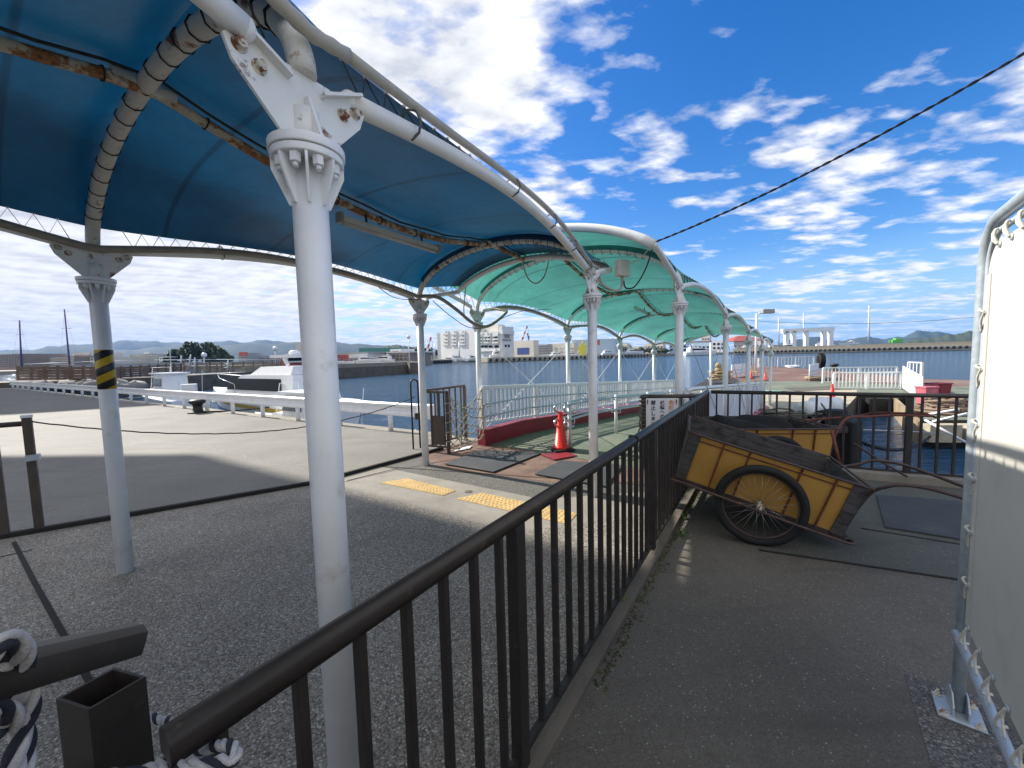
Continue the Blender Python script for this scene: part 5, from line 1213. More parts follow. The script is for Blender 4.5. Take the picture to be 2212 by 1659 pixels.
stern = at_px(412,846,22.5); bow = at_px(312,838,26.5); d = bow-stern; place(bf, stern, math.atan2(d.y,d.x), d.length/10.8); bf.location.z = wz+.1
m = MB(); p = P(410,842,19); m.box((p.x,p.y,.35), (.55,.45,.75), .5); single(m, 'locker', boat_white, 'white square locker standing behind the guard rail', 'locker', bevel=.03)
# sailing masts at the far left
def mast(x, yt, yb, Y, label, mm, lean=0, grp='masts of laid up sailing boats'):
    b = P(x, yb, Y); tt = P(x-lean, yt, Y); m = MB(); m.tube([b, tt], [.11*Y/50, .06*Y/50], 8)
    for f in (.45,.72): q = lerp(b,tt,f); m.tube([q+V((-.55,0,0)), q+V((.55,0,0))], .02*Y/50, 5)
    m.tube([lerp(b,tt,.98), b+V((1.3,0,0))], .008*Y/50, 4); m.tube([lerp(b,tt,.98), b+V((-1.3,0,0))], .008*Y/50, 4)
    single(m, 'mast', mm, label, 'mast', grp)
mast(47,692,800,44,'dark purple mast at the far left',navy_mast,5); mast(153,668,815,42,'tallest purple mast, left of the hazard banded column',navy_mast,14); mast(213,705,800,46,'thin mast half hidden behind the hazard banded column',galv_lt,6)
mast(389,768,806,56,'short pale mast in front of the green mound, left one',galv_lt,-3); mast(406,766,803,57,'leaning pale mast in front of the green mound, middle one',galv_lt,-6); mast(421,772,805,58,'slim grey mast in front of the green mound, right one',galv_lt,0); mast(490,778,806,60,'short mast over the timber fence',galv_lt,-3)
# ------------------------------------------------------------------ breakwater pier on the left
pier = thing('stone_pier', 'old concrete pier wall across the inner harbour on the left', 'pier', (-30,60,WZ))
pl2 = [(-20.8,84.5), (-37.5,56), (-37,47), (-41,38.5), (-62,36.5)]
def wall_strip(pts, z0, z1, w, mm, nm, parent, off=0):
    m = MB()
    for a, b in zip(pts, pts[1:]):
        d = (V((*b,0))-V((*a,0))).normalized(); n = V((d.y,-d.x,0))*(w/2+off)
        m.bar(V((*a,(z0+z1)/2))+n-d*.1, V((*b,(z0+z1)/2))+n+d*.1, w, z1-z0)
    return m.build(nm, mm, parent)
wall_strip([(p[0]-1,p[1]+1.5) for p in pl2[:2]]+[(p[0]-2,p[1]) for p in pl2[2:]], -3, .35, 5, conc_dk, 'quay_wall', pier)
wall_strip([(p[0]-2.0,p[1]+1.2) for p in pl2[:2]], .35, 1.05, .8, conc2, 'parapet', pier)
m = MB(); m.box((-21.2,84.6,-.6), (3.0,3.0,3.0), .5); m.build('pier_head', conc_dk, pier)
m = MB(); m.tube([(-22.6,85.5,.3),(-22.6,85.5,6.2)], .09, 8); t = thing('lamp_post', 'white lamp post with a globe at the tip of the old pier', 'lamp post', (-22.6,85.5,.3)); m.build('pole', white_paint, t); m = MB(); m.sph((-22.6,85.5,6.5), .42, 12); m.build('globe', boat_white, t)
for (x, yt, yb, Y, lab) in ((441,767,806,66,'white globe lamp behind the short masts on the pier'), (594.6,753,785,70,'white globe lamp right of the timber fence')):
    b, tt = P(x,yb,Y), P(x,yt,Y); t = thing('lamp_post', lab, 'lamp post', b); m = MB(); m.tube([b,tt], .08, 8); m.build('pole', white_paint, t); m = MB(); m.sph(tt, .42, 10); m.build('globe', boat_white, t)
def fence(label, x0, yt0, yb0, Y0, x1, yt1, yb1, Y1, mm, n=7, posts=9):
    t = thing('timber_fence', label, 'fence', P(x0,yb0,Y0), 'timber fences on the pier')
    for k in range(n):
        f = (k+.5)/n; m = MB(); a, b = lerp(P(x0,yb0,Y0),P(x0,yt0,Y0),f), lerp(P(x1,yb1,Y1),P(x1,yt1,Y1),f); hh = (P(x0,yt0,Y0)-P(x0,yb0,Y0)).length/n*.82; m.bar(a, b, .06, hh); m.build('board', mm, t)
    for k in range(posts+1):
        f = k/posts; m = MB(); a, b = lerp(P(x0,yb0,Y0),P(x1,yb1,Y1),f), lerp(P(x0,yt0,Y0),P(x1,yt1,Y1),f); m.bar(a+V((0,.1,0)), b+V((0,.1,.15)), .16, .16, (0,1,0)); m.build('post', wood_brown, t)
fence('tall slatted timber fence on the pier behind the yacht', 396,784,806,58, 606,782,801,74, wood_fence)
fence('brown timber fence with gaps at the left end of the pier', 36,792,822,39, 232,792,820,41, wood_brown, 5, 7)
fence('low brown timber fence behind the hazard banded column', 236,794,818,42, 390,786,808,52, wood_brown, 5, 8)
random.seed(3)
for i in range(26):
    x = random.uniform(5,300); Y = random.uniform(36,40); p = P(x, 826+random.uniform(-3,4), Y); m = MB(); r = random.uniform(.35,.9); m.sph((p.x,p.y,max(-.6,p.z-.4)), r, 7, (1.2,1,.7))
    for q in m.v: q += V((random.gauss(0,r*.1), random.gauss(0,r*.1), random.gauss(0,r*.1)))
    single(m, 'rock', stone_grey, 'grey armour stone at the foot of the left pier', 'rock', 'armour stones at the left pier')
# ------------------------------------------------------------------ far shore
def plane_pt(x, y, O, yaw, off=0):          # survey ray meets the facade plane
    n = V((math.sin(yaw), -math.cos(yaw), 0)); d = ray(x, y); return EYE + d*((O+n*off-EYE).dot(n)/d.dot(n))
def fbox(mb, x0, x1, yt, yb, Y, depth, yaw=0, O=None, off=0):
    O = O or P((x0+x1)/2, yb, Y); a, b = plane_pt(x0,yb,O,yaw,off), plane_pt(x1,yb,O,yaw,off); tz = plane_pt((x0+x1)/2,yt,O,yaw,off).z; z0 = min(a.z,b.z)-1.0
    n = V((math.sin(yaw), -math.cos(yaw), 0)); c = (a+b)/2-n*depth/2
    return mb.box(V((c.x, c.y, (tz+z0)/2)), ((V((b.x-a.x,b.y-a.y,0))).length, depth, tz-z0), yaw)
def building(name, label, x0, x1, yt, yb, Y, depth, wall, rows=0, cols=0, wmat=None, roof=None, wy=(.15,.85), group=None, ww=.55, wh=.5, yaw=None):
    if yaw is None: yaw = R(-42) if x0 > 900 else (R(-12) if x0 < 600 else R(-25))
    if abs(yaw) > .6: depth = min(depth, 6)
    O = P((x0+x1)/2, yb, Y); a, b = plane_pt(x0,yb,O,yaw), plane_pt(x1,yb,O,yaw); n = V((math.sin(yaw), -math.cos(yaw), 0))
    t = thing(name, label, 'building', V((O.x, O.y, WZ)), group)
    m = MB(); fbox(m, x0, x1, yt, yb, Y, depth, yaw, O); m.build('wall', wall, t)
    if roof: m = MB(); c = plane_pt((x0+x1)/2,yt,O,yaw)-n*depth/2; m.box(V((c.x, c.y, c.z+.3)), ((b-a).length+.8, depth+.8, .6), yaw); m.build('roof', roof, t)
    w0 = None; L_ = V((b.x-a.x,b.y-a.y,0)).length
    for r_ in range(rows):
        for k in range(cols):
            p = plane_pt(lerp(x0,x1,(k+.5)/cols), lerp(yt,yb,lerp(wy[0],wy[1],(r_+.5)/rows)), O, yaw, .02); dx = L_/cols*ww; dz = (P(x0,yt,Y).z-P(x0,yb,Y).z)*(wy[1]-wy[0])/rows*wh
            if not w0: m = MB(); m.box(V((0,0,0)), (dx,.3,dz), yaw); w0 = m.build('window', wmat or glass_mid, t, off=V((0,0,0))); w0.location = p-LOC[t.name]
            else: copy_part(w0, t, p-LOC[t.name])
    return t
# hotel
HY = R(-44); HO = P(1000,773,262)
h = building('hotel', 'big white waterfront hotel with rows of balconies and a roof penthouse', 953,1040,713,773,262,18, off_white, yaw=HY)
def HP(x, y, off=.05): return plane_pt(x, y, HO, HY, off)-LOC[h.name]
def wins(xs, ys, off, w, hh, mm=glass_dk, bal=False):
    w0 = b0 = None
    for y in ys:
        for x in xs:
            p = HP(x, y, off)
            if not w0: m = MB(); m.box((0,0,0), (w,.4,hh), HY); w0 = m.build('window', mm, h, off=V((0,0,0))); w0.location = p
            else: copy_part(w0, h, p)
            if bal:
                n = V((math.sin(HY), -math.cos(HY), 0)); q = p+n*.75+V((0,0,-hh*.5-.15))
                if not b0:
                    u = V((math.cos(HY), math.sin(HY), 0)); m = MB(); m.box((0,0,0), (w*1.4,1.5,.25), HY); m.box(n*.72+V((0,0,.5)), (w*1.4,.12,.9), HY); m.box(u*w*.76+V((0,0,1.1)), (.2,1.4,2.6), HY); b0 = m.build('balcony', off_white, h, off=V((0,0,0))); b0.location = q
                else: copy_part(b0, h, q)
def hbox(nm, x0, x1, yt, yb, off, depth, mm): m = MB(); fbox(m, x0, x1, yt, yb, 0, depth, HY, HO, off); m.build(nm, mm, h)
hbox('wing', 1033,1084,718,773,1.5,9, off_white); hbox('tower', 1080,1086,705,773,1.8,10, off_white)
hbox('penthouse', 1046,1076,702,719,-3,6, off_white2); hbox('parapet', 1031,1086,716.6,718.2,2.2,10, off_white); hbox('stair_tower', 946,953,720,773,-1,3, grey_b)
wins((962.5,968,980.5,986,998.5,1004), (719.5,728.5,735.5,742.5), .05, 2.3, 1.7, glass_dk, True)
wins((1013,1018.5,1024,1029), (716.5,725.5,732.5,739.5), .05, 1.7, 1.5)
wins((964,969,983,987.5,1003), (752.0,), .05, 1.2, 2.4); wins([958.5+4.6*i for i in range(16)], (762,), .05, 1.2, .7)
wins((1041,1052,1058.5), (724,731,738), 1.55, 2.3, 1.7, glass_dk, True); wins((1072.5,), (723,731,738), 1.55, 3.6, 1.7, glass_dk, True)
wins((1041,1050,1060,1073), (748.5,), 1.55, 3.4, 1.4); wins((1041,1050,1060,1073), (757.5,), 1.55, 2.6, 1.3)
hbox('ledge', 1033,1080,753.2,754.4,2.6,1.2, off_white)
SO = HP(1086,773,1.8)+LOC[h.name]; SY = HY+math.pi/2
for (x,y,w,hh,mm) in ((1095,724,4.4,3.6,brown_b),(1092.5,747,1.5,1.5,glass_dk),(1099,747,1.5,1.5,glass_dk),(1094.5,733.6,7.5,.35,grey_dk),(1094.5,736.2,7.5,.35,grey_dk)):
    m = MB(); m.box(plane_pt(x,y,SO,SY,.05), (w,.3,hh), SY); m.build('window', mm, h)
# neighbours
b = building('warehouse', 'blue fronted shed beside the hotel', 1107,1153,736,768,285,25, off_white2, 1, 1, blue_b, None, (.45,.95), None, .55, .9)
building('parking_deck', 'open grey parking deck right of the blue shed', 1154,1184,744,767,300,20, grey_b, 4, 5, grey_dk, None, (.05,.95), None, .8, .5)
building('warehouse', 'low cream warehouse behind the moored white boats', 1184,1240,742,766,300,22, off_white2, 2, 5, grey_b, None, (.3,.9))
g = building('art_hall', 'big pale grey hall with a yellow and red leaf shaped mural', 1236,1330,733,766,290,30, lblue_b, 0, 0, yaw=R(-20))
m = MB(); pc = P(1258,757,281); sp = [(0,-4.5),(2.2,-3.5),(3.0,-1),(2.0,-.5),(4.6,2.2),(2.2,2.0),(3.6,5.0),(1.4,4.0),(.6,8),(-.6,4.6),(-2.2,5.6),(-1.8,2.8),(-4.5,3.0),(-2.6,.6),(-4.2,-1.6),(-2.0,-1.6),(-1.6,-3.8)]
m.prism([(x*.95,y*.95) for x,y in sp], pc, (1,0,0), (0,0,1), .8); m.build('leaf_mural', mat('mural_yellow', (.62,.58,.06), .6), g)
m = MB(); m.prism([(0,-3.5),(2.6,-3),(3.6,.5),(1.8,1.6),(2.0,-.8),(.6,-1.4)], pc+V((3.2,-.3,0)), (1,0,0), (0,0,1), .9); m.build('mural_red', red_b, g)
m = MB(); c = P(1290,739.5,280); m.box(c, (4,.5,4)); m.build('wall_sign', mat('wall_sign', (.45,.16,.10), .6), g)
building('house', 'small pale pink house on the wooded knoll', 1340,1355,742,760,330,12, off_white2, 1, 3)
building('house', 'long white low house in front of the trees', 1362,1390,748,762,340,12, off_white, 1, 5); building('house', 'cream block with a chimney like tower among the trees', 1392,1432,742,760,350,14, off_white2, 1, 6); building('house', 'tall narrow cream stair block by the teal canopy edge', 1425,1433,737,760,352,8, off_white2, 0, 0)
building('house', 'pale blue waterfront house with dark windows', 1446,1484,741,764,345,14, lblue_b, 2, 4, glass_dk, None, (.15,.8)); building('house', 'white gabled house with timber framing beyond the moored yacht', 1490,1533,738,762,400,14, lblue_b, 2, 5, glass_dk, red_roof, (.35,.9))
building('house', 'white block with flat roof left of the red roofed hall', 1538,1566,735,760,405,14, off_white, 2, 3, glass_dk); building('house', 'tall cream block peeping over the timber framed house', 1515,1533,726,745,440,12, off_white2, 2, 3)
r_ = building('hall', 'wide white hall with a dark red hipped roof', 1585,1655,737,757,420,26, off_white, 1, 9, grey_b, None, (.3,.8))
m = MB(); a, bb, tpz = P(1583,737,418), P(1658,737,418), P(1620,724.5,430); m.add([V((a.x,418,a.z)), V((bb.x,418,a.z)), V((bb.x,450,a.z)), V((a.x,450,a.z)), V((a.x+14,434,tpz.z)), V((bb.x-14,434,tpz.z))], [(0,3,2,1),(0,1,5,4),(1,2,5),(2,3,4,5),(3,0,4)]); m.build('roof', red_roof, r_)
# boat lift
bl_ = thing('boat_lift', 'huge white travelling boat lift frame on the right breakwater', 'boat lift', P(1745,758,300))
for x in (1698,1714,1741,1779,1794): m = MB(); a, b2 = P(x,757,300), P(x,716,300); m.bar(a, b2, 2.6, 2.6, (0,1,0)); m.build('leg', boat_white, bl_)
m = MB(); m.bar(P(1689,715,300), P(1800,710.5,300), 2.6, 3.0); m.build('beam', boat_white, bl_); m = MB(); m.bar(P(1692,717,312), P(1798,713,312), 2.2, 2.6); m.build('beam', boat_white, bl_)
mast(1682,686,757,310,'tall pale mast left of the boat lift',galv_lt,0,'yacht masts across the harbour'); mast(1736,676,757,305,'slim mast rising through the boat lift',galv_lt,0,'yacht masts across the harbour'); mast(1877,660,738,225,'tall white mast standing alone on the right breakwater',boat_white,0,'yacht masts across the harbour')
mast(1319,728,766,300,'left mast of the cluster behind the cone column',boat_white,0,'yacht masts across the harbour'); mast(1330,726,766,301,'middle mast of the cluster behind the cone column',boat_white,0,'yacht masts across the harbour'); mast(1343,722,766,302,'right, tallest mast of the cluster behind the cone column',boat_white,0,'yacht masts across the harbour'); mast(992,738,778,250,'thin mast in front of the hotel',galv_lt,0,'yacht masts across the harbour'); mast(938,742,778,250,'mast left of the hotel',galv_lt,-1,'yacht masts across the harbour')
m = MB(); a, b2 = P(1560,686,130), P(2350,655,95); m.tube([lerp(a,b2,i/24)-V((0,0,3.4*4*(i/24)*(1-i/24))) for i in range(25)], .05, 5); single(m, 'overhead_line', black_m, 'thin dark overhead line sagging low across the sky over the boat lift', 'cable')
# cranes
def crane(x0, y0, x1, y1, Y, label):
    a, b = P(x0,y0,Y), P(x1,y1,Y); t = thing('crane', label, 'crane', a, 'red and white lattice cranes'); d = (b-a); s = V((1,0,.3)).normalized()*.9
    for k in range(6): m = MB(); p, q = lerp(a,b,k/6), lerp(a,b,(k+1)/6); m.bar(p, q, 1.6*(1-k*.07), 1.6*(1-k*.07), (0,1,0)); m.build('jib_section', crane_red if k % 2 else boat_white, t)
    m = MB(); m.tube([b, V((b.x+1.4,b.y,b.z-9))], .12, 5); m.box((b.x+1.4,b.y,b.z-9.5), (.8,.8,1.4)); m.build('hook', grey_dk, t)
    m = MB(); q = lerp(a,b,.35); m.bar(V((q.x+5,q.y,a.z)), V((q.x+3.4,q.y,q.z+3)), 1.0, 1.0, (0,1,0)); m.build('mast', grey_dk, t)
crane(1126,740,1139,704,330,'larger red and white crane jib right of the hotel'); crane(918,775,931,728,300,'smaller red and white crane jib left of the hotel')
# breakwaters with black fenders
def breakwater(label, pa, pb, top, n, extra):
    t = thing('breakwater', label, 'breakwater', pa); d = (pb-pa); L = V((d.x,d.y,0)).length; u = V((d.x,d.y,0)).normalized(); nn = V((u.y,-u.x,0)); nn = nn if nn.y < 0 else -nn
    a, b = V((pa.x,pa.y,0)), V((pb.x,pb.y,0)); zm = WZ+(top-WZ)*.42
    m = MB(); m.bar(a-nn*6+V((0,0,(zm+top)/2)), b-nn*6+V((0,0,(zm+top)/2)), 12, top-zm); m.build('deck', deck_sand, t)
    m = MB(); m.bar(a-nn*6.2+V((0,0,(WZ-2+zm)/2)), b-nn*6.2+V((0,0,(WZ-2+zm)/2)), 12, zm-WZ+2); m.build('base', deck_sand, t); m = MB(); m.bar(a-nn*6.1+V((0,0,WZ-.2)), b-nn*6.1+V((0,0,WZ-.2)), 12.02, 1.1); m.build('wet_foot', conc_dk, t)
    if extra: m = MB(); m.bar(a-nn*11+V((0,0,top+extra/2)), b-nn*11+V((0,0,top+extra/2)), 1.2, extra); m.build('sea_wall', conc2, t)
    f0 = None
    for k in range(n):
        q = u*(L*(k+.5)/n)
        if not f0: m = MB(); m.lathe([(.55,-.3),(.85,.1),(.85,.45),(.4,.5)], a+V((0,0,WZ+(top-WZ)*.50)), nn, 10); f0 = m.build('fender', rubber_blk, t, off=LOC[t.name]); f0.location = q
        else: copy_part(f0, t, q)
    return t
def W(x, Y): p = P(x, 770, Y); return V((p.x, p.y, WZ))
breakwater('long middle breakwater with a row of black fenders in front of the marina', W(1053,215), W(1449,330), 1.15, 46, 0)
breakwater('right breakwater with a row of black fenders and a low sea wall', W(1585,300), W(2260,205), 2.4, 60, 1.3)
breakwater('short breakwater with fenders left of the hotel boats', W(905,215), W(976,222), .9, 11, 0)
m = MB(); p = P(1935,741,220); m.box((p.x,p.y,p.z+.9), (6,2.4,1.8)); m.box((p.x+1,p.y,p.z+2.1), (3.6,2.1,1.0)); single(m, 'van', green_car, 'bright green van parked on the right breakwater', 'van', bevel=.2)
# marina boats: copies of a moored white cruiser
proto = motor_yacht('white motor cruiser moored in the marina, prototype berth', 12, False, 'white cruisers in the marina')
def cruiser(x, y, Y, rz, sc, label, first=[True]):
    t = proto if first[0] else copy_tree(proto); first[0] = False
    p = P(x, y, Y); t['label'] = label; place(t, V((p.x,p.y,max(WZ+.25,p.z))), rz, sc); return t
cr = [(968,779,236,.3,1.0,'white cruiser moored at the left front of the hotel'),(984,780,234,2.6,.9,'white cruiser lying next to the left one before the hotel'),(1008,779,232,1.2,1.1,'brown topped cruiser berth before the middle of the hotel'),(1058,772,236,.2,1.25,'tall white cruiser behind the breakwater end, under the hotel wing'),(1083,770,240,1.3,1.1,'white cruiser below the hotel tower'),(1188,770,262,.1,.9,'white cruiser left of the brace rod behind the breakwater'),(1205,769,264,2.9,.9,'white cruiser behind the breakwater before the cream warehouse'),(1222,769,266,.2,.8,'small white cruiser just left of the second canopy column'),(1300,766,270,.3,.9,'white cruiser right of the leaf mural'),(1350,765,285,.2,1.2,'white cruiser beside the mast cluster'),(1372,764,292,2.8,1.0,'white cruiser before the long white house'),
 (1660,755,300,.3,1.3,'white cruiser ashore left of the boat lift'),(1720,754,297,2.9,1.3,'white cruiser under the boat lift, left'),(1760,752,305,.1,1.4,'white cruiser under the boat lift, right'),(1600,759,345,.2,1.4,'white cruiser before the red roofed hall'),(1625,758,340,2.7,1.3,'white cruiser behind the gangway lamp post'),(1832,745,240,.2,.7,'small white boat ashore on the right breakwater'),(1850,744,236,2.8,.7,'second small white boat ashore on the right breakwater'),
 (700,789,150,.4,.9,'white boat behind the nearest column on the inner harbour'),(770,783,160,.1,.8,'white boat before the low harbour hall'),(850,781,170,2.9,.9,'white boat right of the harbour hall')]
for c in cr: cruiser(*c)
my = motor_yacht('long sleek white superyacht moored behind the right columns', 20, False); p = P(1478,766,315); place(my, V((p.x,p.y,WZ+.3)), .1, 1.35)
# left shore: apartments, bridge, mound, halls
ap = 'apartment blocks along the left shore'
building('apartment_block', 'grey brown slab apartment block at the far left', -14,51,765,795,230,20, brown_b, 6, 12, glass_mid, None, (.05,.95), ap)
building('apartment_block', 'long banded apartment block left of the tall purple mast', 63,120,771,795,240,18, grey_b, 6, 8, off_white2, None, (.05,.95), ap, .9, .45); building('apartment_block', 'brown stepped apartment block behind the tall purple mast', 118,160,770,795,236,18, brown_b, 5, 8, off_white2, None, (.05,.95), ap, .9, .45)
building('apartment_block', 'taller cream apartment block with a dark top behind the mast', 160,196,762,795,245,18, off_white2, 6, 6, brown_b, None, (.1,.95), ap); building('apartment_block', 'low cream block behind the hazard banded column', 196,232,772,795,240,18, off_white2, 4, 6, glass_mid, None, (.05,.95), ap)
building('apartment_block', 'grey apartment block right of the hazard banded column', 283,341,765,795,260,18, grey_b, 6, 10, off_white2, None, (.05,.95), ap, .85, .45); building('apartment_block', 'twin stair towers on the grey apartment block', 311,323,760,770,262,10, off_white, 0, 0, None, None, (.05,.95), ap)
building('apartment_block', 'small white block left of the green mound', 345,362,771,795,255,14, off_white, 3, 4, glass_mid, None, (.05,.95), ap)
building('office_block', 'hazy office block with a red rooftop sign right of the green mound', 516,534,762,790,300,15, grey_b, 5, 4, glass_mid, None, (.1,.95)); m = MB(); p = P(526,764,298); m.box(p, (6,.8,2.6)); single(m, 'roof_sign', red_b, 'red and white rooftop sign board right of the green mound', 'sign')
for i, (x0,x1,yt,lab) in enumerate(((534,556,768,'low grey block in the hazy town, first from the sign tower'),(558,580,770,'low grey block in the hazy town, second from the sign tower'),(582,604,767,'low grey block in the hazy town, third from the sign tower'))): building('town_block', lab, x0,x1,yt,792,310,15, grey_b, 3, 5, glass_mid, None, (.1,.9), 'hazy town blocks')
fy = building('ferry_hall', 'red and white harbour building with decks left of the nearest column', 608,690,768,792,150,14, red_b, 0, 0); m = MB(); fbox(m, 617,690,763,776,149,14); m.build('upper_deck', off_white, fy)
for y in (766.5,770.5): m = MB(); fbox(m, 622,690,y,y+2,148.8,.5); m.build('window_band', glass_dk, fy)
building('silo_tower', 'cream and brown tower above the red harbour building', 640,652,741,770,170,5, off_white2, 0, 0)
hb_ = building('harbour_hall', 'long low white harbour hall between the nearest column and the blue canopy post', 726,795,764,786,175,20, off_white, 1, 7, glass_mid, grey_b, (.35,.6)); building('harbour_hall', 'grey block with a blue wave painted on it in front of the harbour hall', 730,772,773,788,165,8, grey_b, 1, 5, glass_dk, None, (.2,.5)); building('harbour_hall', 'beige restaurant block with arcades at the right end of the harbour hall', 796,880,763,787,180,18, brown_b, 3, 10, glass_mid, off_white, (.1,.95)); building('harbour_hall', 'white cube tower on the beige restaurant block', 843,866,754,768,182,10, off_white, 1, 1)
m = MB(); a, b2 = P(775,752,420), P(880,752,430); m.bar(V((a.x,a.y,(P(775,752,420).z+P(775,770,420).z)/2)), V((b2.x,b2.y,(P(880,750,430).z+P(880,770,430).z)/2)), .5, 9); single(m, 'golf_net', green_net, 'tall green ball net on poles behind the harbour hall', 'net')
wall_b = MB(); fbox(wall_b, 770,892,782,787.5,150,2); single(wall_b, 'white_wall', off_white, 'long low white wall along the pier before the harbour hall', 'wall')
br = thing('road_bridge', 'long low elevated road bridge across the left background', 'bridge', P(300,792,130))
m = MB(); pts = [P(80,797,120), P(200,791,128), P(350,786.5,140), P(480,784.5,155), P(606,784,170)]
for a, b2 in zip(pts, pts[1:]): m.bar(a, b2, 6, 1.1)
m.build('deck', grey_b, br); m = MB()
for a, b2 in zip(pts, pts[1:]): m.tube([a+V((0,-3,1.5)), b2+V((0,-3,1.5))], .12, 5)
m.build('railing', galv_lt, br)
for k in range(10): q = lerp(pts[0], pts[-1], k/9); q = P(lerp(90,600,k/9), 790, lerp(121,169,k/9)); m = MB(); m.bar(V((q.x,q.y,-3)), V((q.x,q.y,q.z-.3)), 1.6, 1.6, (0,1,0)); m.build('pier', grey_dk, br)
# shore land
def shore(name, px, z, m_):
    m = MB(); m.slab([XY(P(x,770,Y)) for x,Y in px], -3.5, z); return struct(m, name, m_)
shore('shore_ground', [(-300,215),(240,222),(606,240),(700,140),(900,150),(950,265),(1110,258),(1240,280),(1440,318),(1460,340),(1500,380),(1700,400),(1720,520),(1000,520),(-300,520)], .3, conc2)
# trees
random.seed(21)
def tree(name, label, c, rx, ry, rz, n, leaf, mm, trunk=True, group=None, boxy=False):
    t = thing(name, label, 'tree', V((c.x,c.y,c.z-rz)), group); m = MB(); cl = []
    k = max(5, int(n/120))
    for i in range(k):
        a = random.uniform(0,6.28); e = random.uniform(-.35,1); rr = math.sqrt(max(0,1-e*e)); q = random.uniform(.55,.95); cl.append((V((math.cos(a)*rr*rx*q, math.sin(a)*rr*ry*q, e*rz*q)), random.uniform(.25,.5)))
    for i in range(n):
        cc, s = random.choice(cl); d = V((random.gauss(0,1),random.gauss(0,1),random.gauss(0,1))).normalized()*s*random.uniform(.6,1.05)
        p = c+cc+V((d.x*rx,d.y*ry,d.z*rz)); u = V((random.gauss(0,1),random.gauss(0,1),random.gauss(0,.6))).normalized(); w = u.orthogonal().normalized(); l = leaf*random.uniform(.6,1.4)
        m.add([p-u*l, p-w*l*.6, p+u*l, p+w*l*.6], [(0,1,2,3)])
    m.build('crown', mm, t)
    if trunk:
        m = MB(); m.tube([V((c.x,c.y,c.z-rz*1.6)), V((c.x+rx*.06,c.y,c.z-rz*.5)), V((c.x,c.y,c.z+rz*.3))], [rx*.09,rx*.07,rx*.03], 8)
        for i in range(5): a = i*1.26; m.tube([V((c.x,c.y,c.z-rz*.5)), V((c.x+math.cos(a)*rx*.5,c.y+math.sin(a)*ry*.5,c.z+rz*.25))], [rx*.045,rx*.015], 6)
        m.build('trunk', bark, t)
    return t
def tree_px(label, x, yt, yb, w, Y, n, leaf, mm, group): 
    a, b2 = P(x,yt,Y), P(x,yb,Y); c = (a+b2)/2; r = w/2*Y/F; return tree('tree', label, V((c.x,c.y,c.z)), r, r, (a.z-b2.z)/2, n, leaf, mm, True, group)
G1 = 'evergreen trees on the green mound'
for (x,yt,w,lab) in ((376,763,34,'low leftmost tree of the green mound'),(396,750,44,'rounded tree on the left shoulder of the green mound'),(420,743,48,'tall tree left of the mound top'),(444,745,50,'tall tree at the top of the green mound'),(466,751,44,'rounded tree on the right shoulder of the green mound'),(486,765,32,'low rightmost tree of the green mound')): tree_px(lab, x, yt, 793, w, 190+random.uniform(-4,4), 1500, .75, leaf_dk, G1)
for (x,yt,w,lab) in ((1305,745,26,'dark tree right of the leaf mural hall'),(1318,733,30,'tree on the left of the wooded knoll'),(1332,728,32,'tree on top of the wooded knoll'),(1347,738,26,'tree on the right of the wooded knoll')): tree_px(lab, x, yt, 762, w, 345, 700, 1.1, leaf_dk, 'trees on the wooded knoll')
for i, (x,yt,w) in enumerate(((1338,754,22),(1352,752,24),(1368,754,22),(1386,750,24),(1402,752,26),(1420,750,26),(1436,754,20))): tree_px('%s bushy tree along the far promenade from the mast cluster' % ('first','second','third','fourth','fifth','sixth','seventh')[i], x, yt, 765, w, 318, 450, .9, leaf_md, 'bushy trees along the far promenade')
for i, x in enumerate((1391,1399,1407)): tree_px('%s clipped round shrub by the breakwater end' % ('left','middle','right')[i], x, 756, 764, 7, 300, 260, .5, leaf_dk, 'clipped shrubs on the promenade')
for i, (x,yt,w) in enumerate(((890,752,30),(912,749,34),(934,752,28))): tree_px('%s dark tree behind the crane left of the hotel' % ('left','middle','right')[i], x, yt, 774, w, 330, 600, 1.1, leaf_dk, 'dark trees left of the hotel')
for i, x in enumerate((1044,1058)): 
    b2, tt = P(x,772,250), P(x,757,250); t = thing('palm_tree', '%s small palm before the hotel wing' % ('left','right')[i], 'palm', b2, 'palms before the hotel'); m = MB(); m.tube([b2,tt], .18, 6); m.build('trunk', bark, t); m = MB()
    for k in range(16): a = k*.9; m.add([tt, tt+V((math.cos(a)*1.0-.2*math.sin(a),math.sin(a),.55)), tt+V((math.cos(a)*2.1,math.sin(a)*2,-.5)), tt+V((math.cos(a)*1.0+.2*math.sin(a),math.sin(a),.35))], [(0,1,2,3)])
    m.build('crown', leaf_md, t)
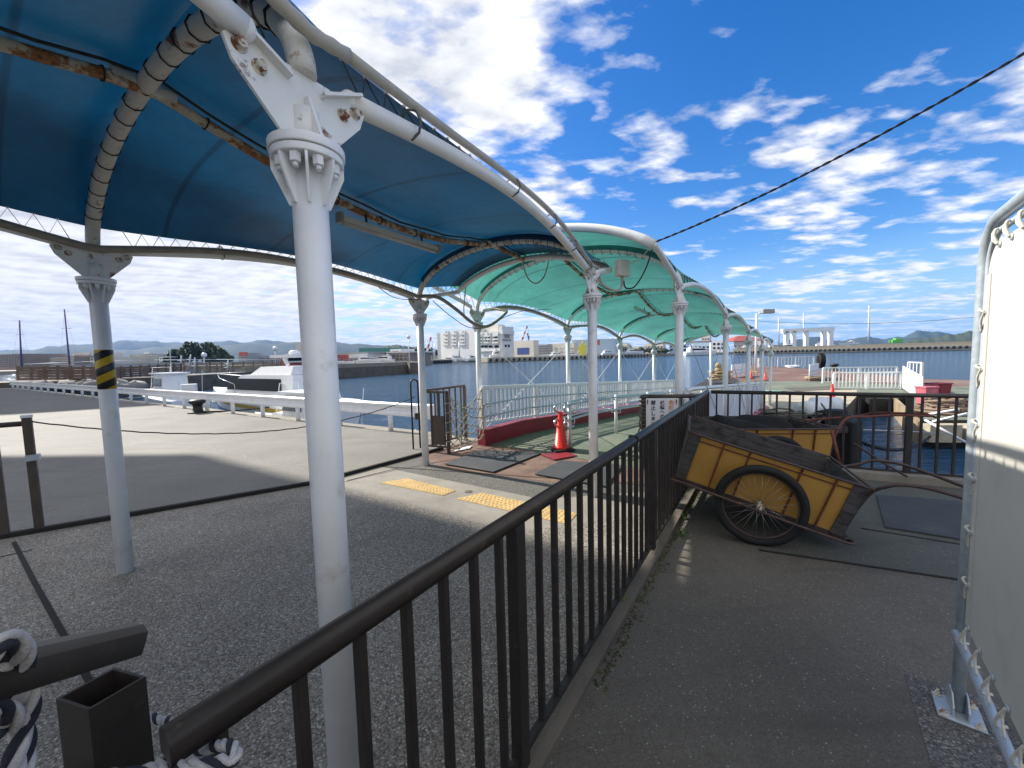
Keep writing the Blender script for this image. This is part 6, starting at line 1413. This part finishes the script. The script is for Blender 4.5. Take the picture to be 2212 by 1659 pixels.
# hills
def hill(name, prof, Y, depth, mm, base=790):
    m = MB(); n = 140; xs = [p[0] for p in prof]; L = []
    for i in range(n+1):
        x = lerp(xs[0], xs[-1], i/n)
        for (xa,ya),(xb,yb) in zip(prof, prof[1:]):
            if xa <= x <= xb: f = (x-xa)/(xb-xa); f = f*f*(3-2*f); y = lerp(ya,yb,f); break
        y += .8*math.sin(x*.11)+.5*math.sin(x*.29+1)+.35*math.sin(x*.71)
        tp = P(x, y, Y); b = P(x, base, Y); L.append((tp, b.x))
    rows = []
    for k in range(13):
        f = k/12; r = []
        for i, (tp, bx_) in enumerate(L):
            s = math.sin(math.pi*f); hgt = max(0,(tp.z-WZ+2))*(s**1.25); q = P(lerp(xs[0],xs[-1],i/n), 770, 1.0); sc = Y+depth*(f-.5)
            r.append(V((tp.x*(sc/Y), sc, WZ-2+hgt*(1+.10*math.sin(i*.7+k*1.7)*(s if f != .5 else 0)*(0 if abs(f-.5) < .01 else 1)*.8)*(sc/Y if f < .5 else 1))))
        rows.append(r)
    vs = [p for r in rows for p in r]; w = n+1; m.add(vs, [(k*w+i, k*w+i+1, (k+1)*w+i+1, (k+1)*w+i) for k in range(12) for i in range(n)], True)
    return struct(m, name, mm)
hill('hills_far', [(-300,760),(-150,742),(-30,757),(60,756),(150,747),(210,742),(285,735),(360,739),(420,741),(480,737),(530,740),(565,735),(600,737),(640,748),(700,741),(790,744),(900,752),(960,768)], 3300, 900, hill_far)
hill('hills_near', [(-300,775),(-100,762),(40,760),(120,748),(150,744),(200,750),(270,757),(340,750),(420,742),(480,746),(560,741),(600,744),(640,738),(720,740),(780,744),(850,752),(930,760),(1000,772)], 2400, 700, hill_far)
hill('hills_right', [(1650,752),(1720,733),(1760,728),(1815,737),(1850,730),(1880,728),(1910,732),(1945,728),(1985,715),(2020,716),(2060,722),(2120,728),(2300,744)], 2000, 500, hill_far)
hill('headland', [(1930,742),(1980,733),(2020,728),(2060,722),(2095,716),(2160,712),(2300,716)], 900, 250, hill_near)
hill('wooded_knoll', [(1285,764),(1310,745),(1330,737),(1350,742),(1385,757),(1440,764)], 420, 60, hill_near)
hill('hill_green', [(770,766),(820,750),(860,745),(900,750),(950,762)], 1300, 300, hill_near)
hz = MB(); hz.box((0,0,(WZ-12+330)/2), (8400,8400,330-WZ+12))
def haze_mat():
    m = bpy.data.materials.new('haze'); m.use_nodes = True; N, L = m.node_tree.nodes, m.node_tree.links; N.remove(N['Principled BSDF'])
    v = N.new('ShaderNodeVolumePrincipled'); v.inputs['Color'].default_value = (.17,.42,.95,1); v.inputs['Density'].default_value = HAZE; v.inputs['Anisotropy'].default_value = 0
    L.new(v.outputs[0], N['Material Output'].inputs['Volume']); return m
HAZE = 0.0001
tag(hz.build('haze', haze_mat()), 'pale bluish air over the harbour fading the far hills', 'haze', kind='stuff')
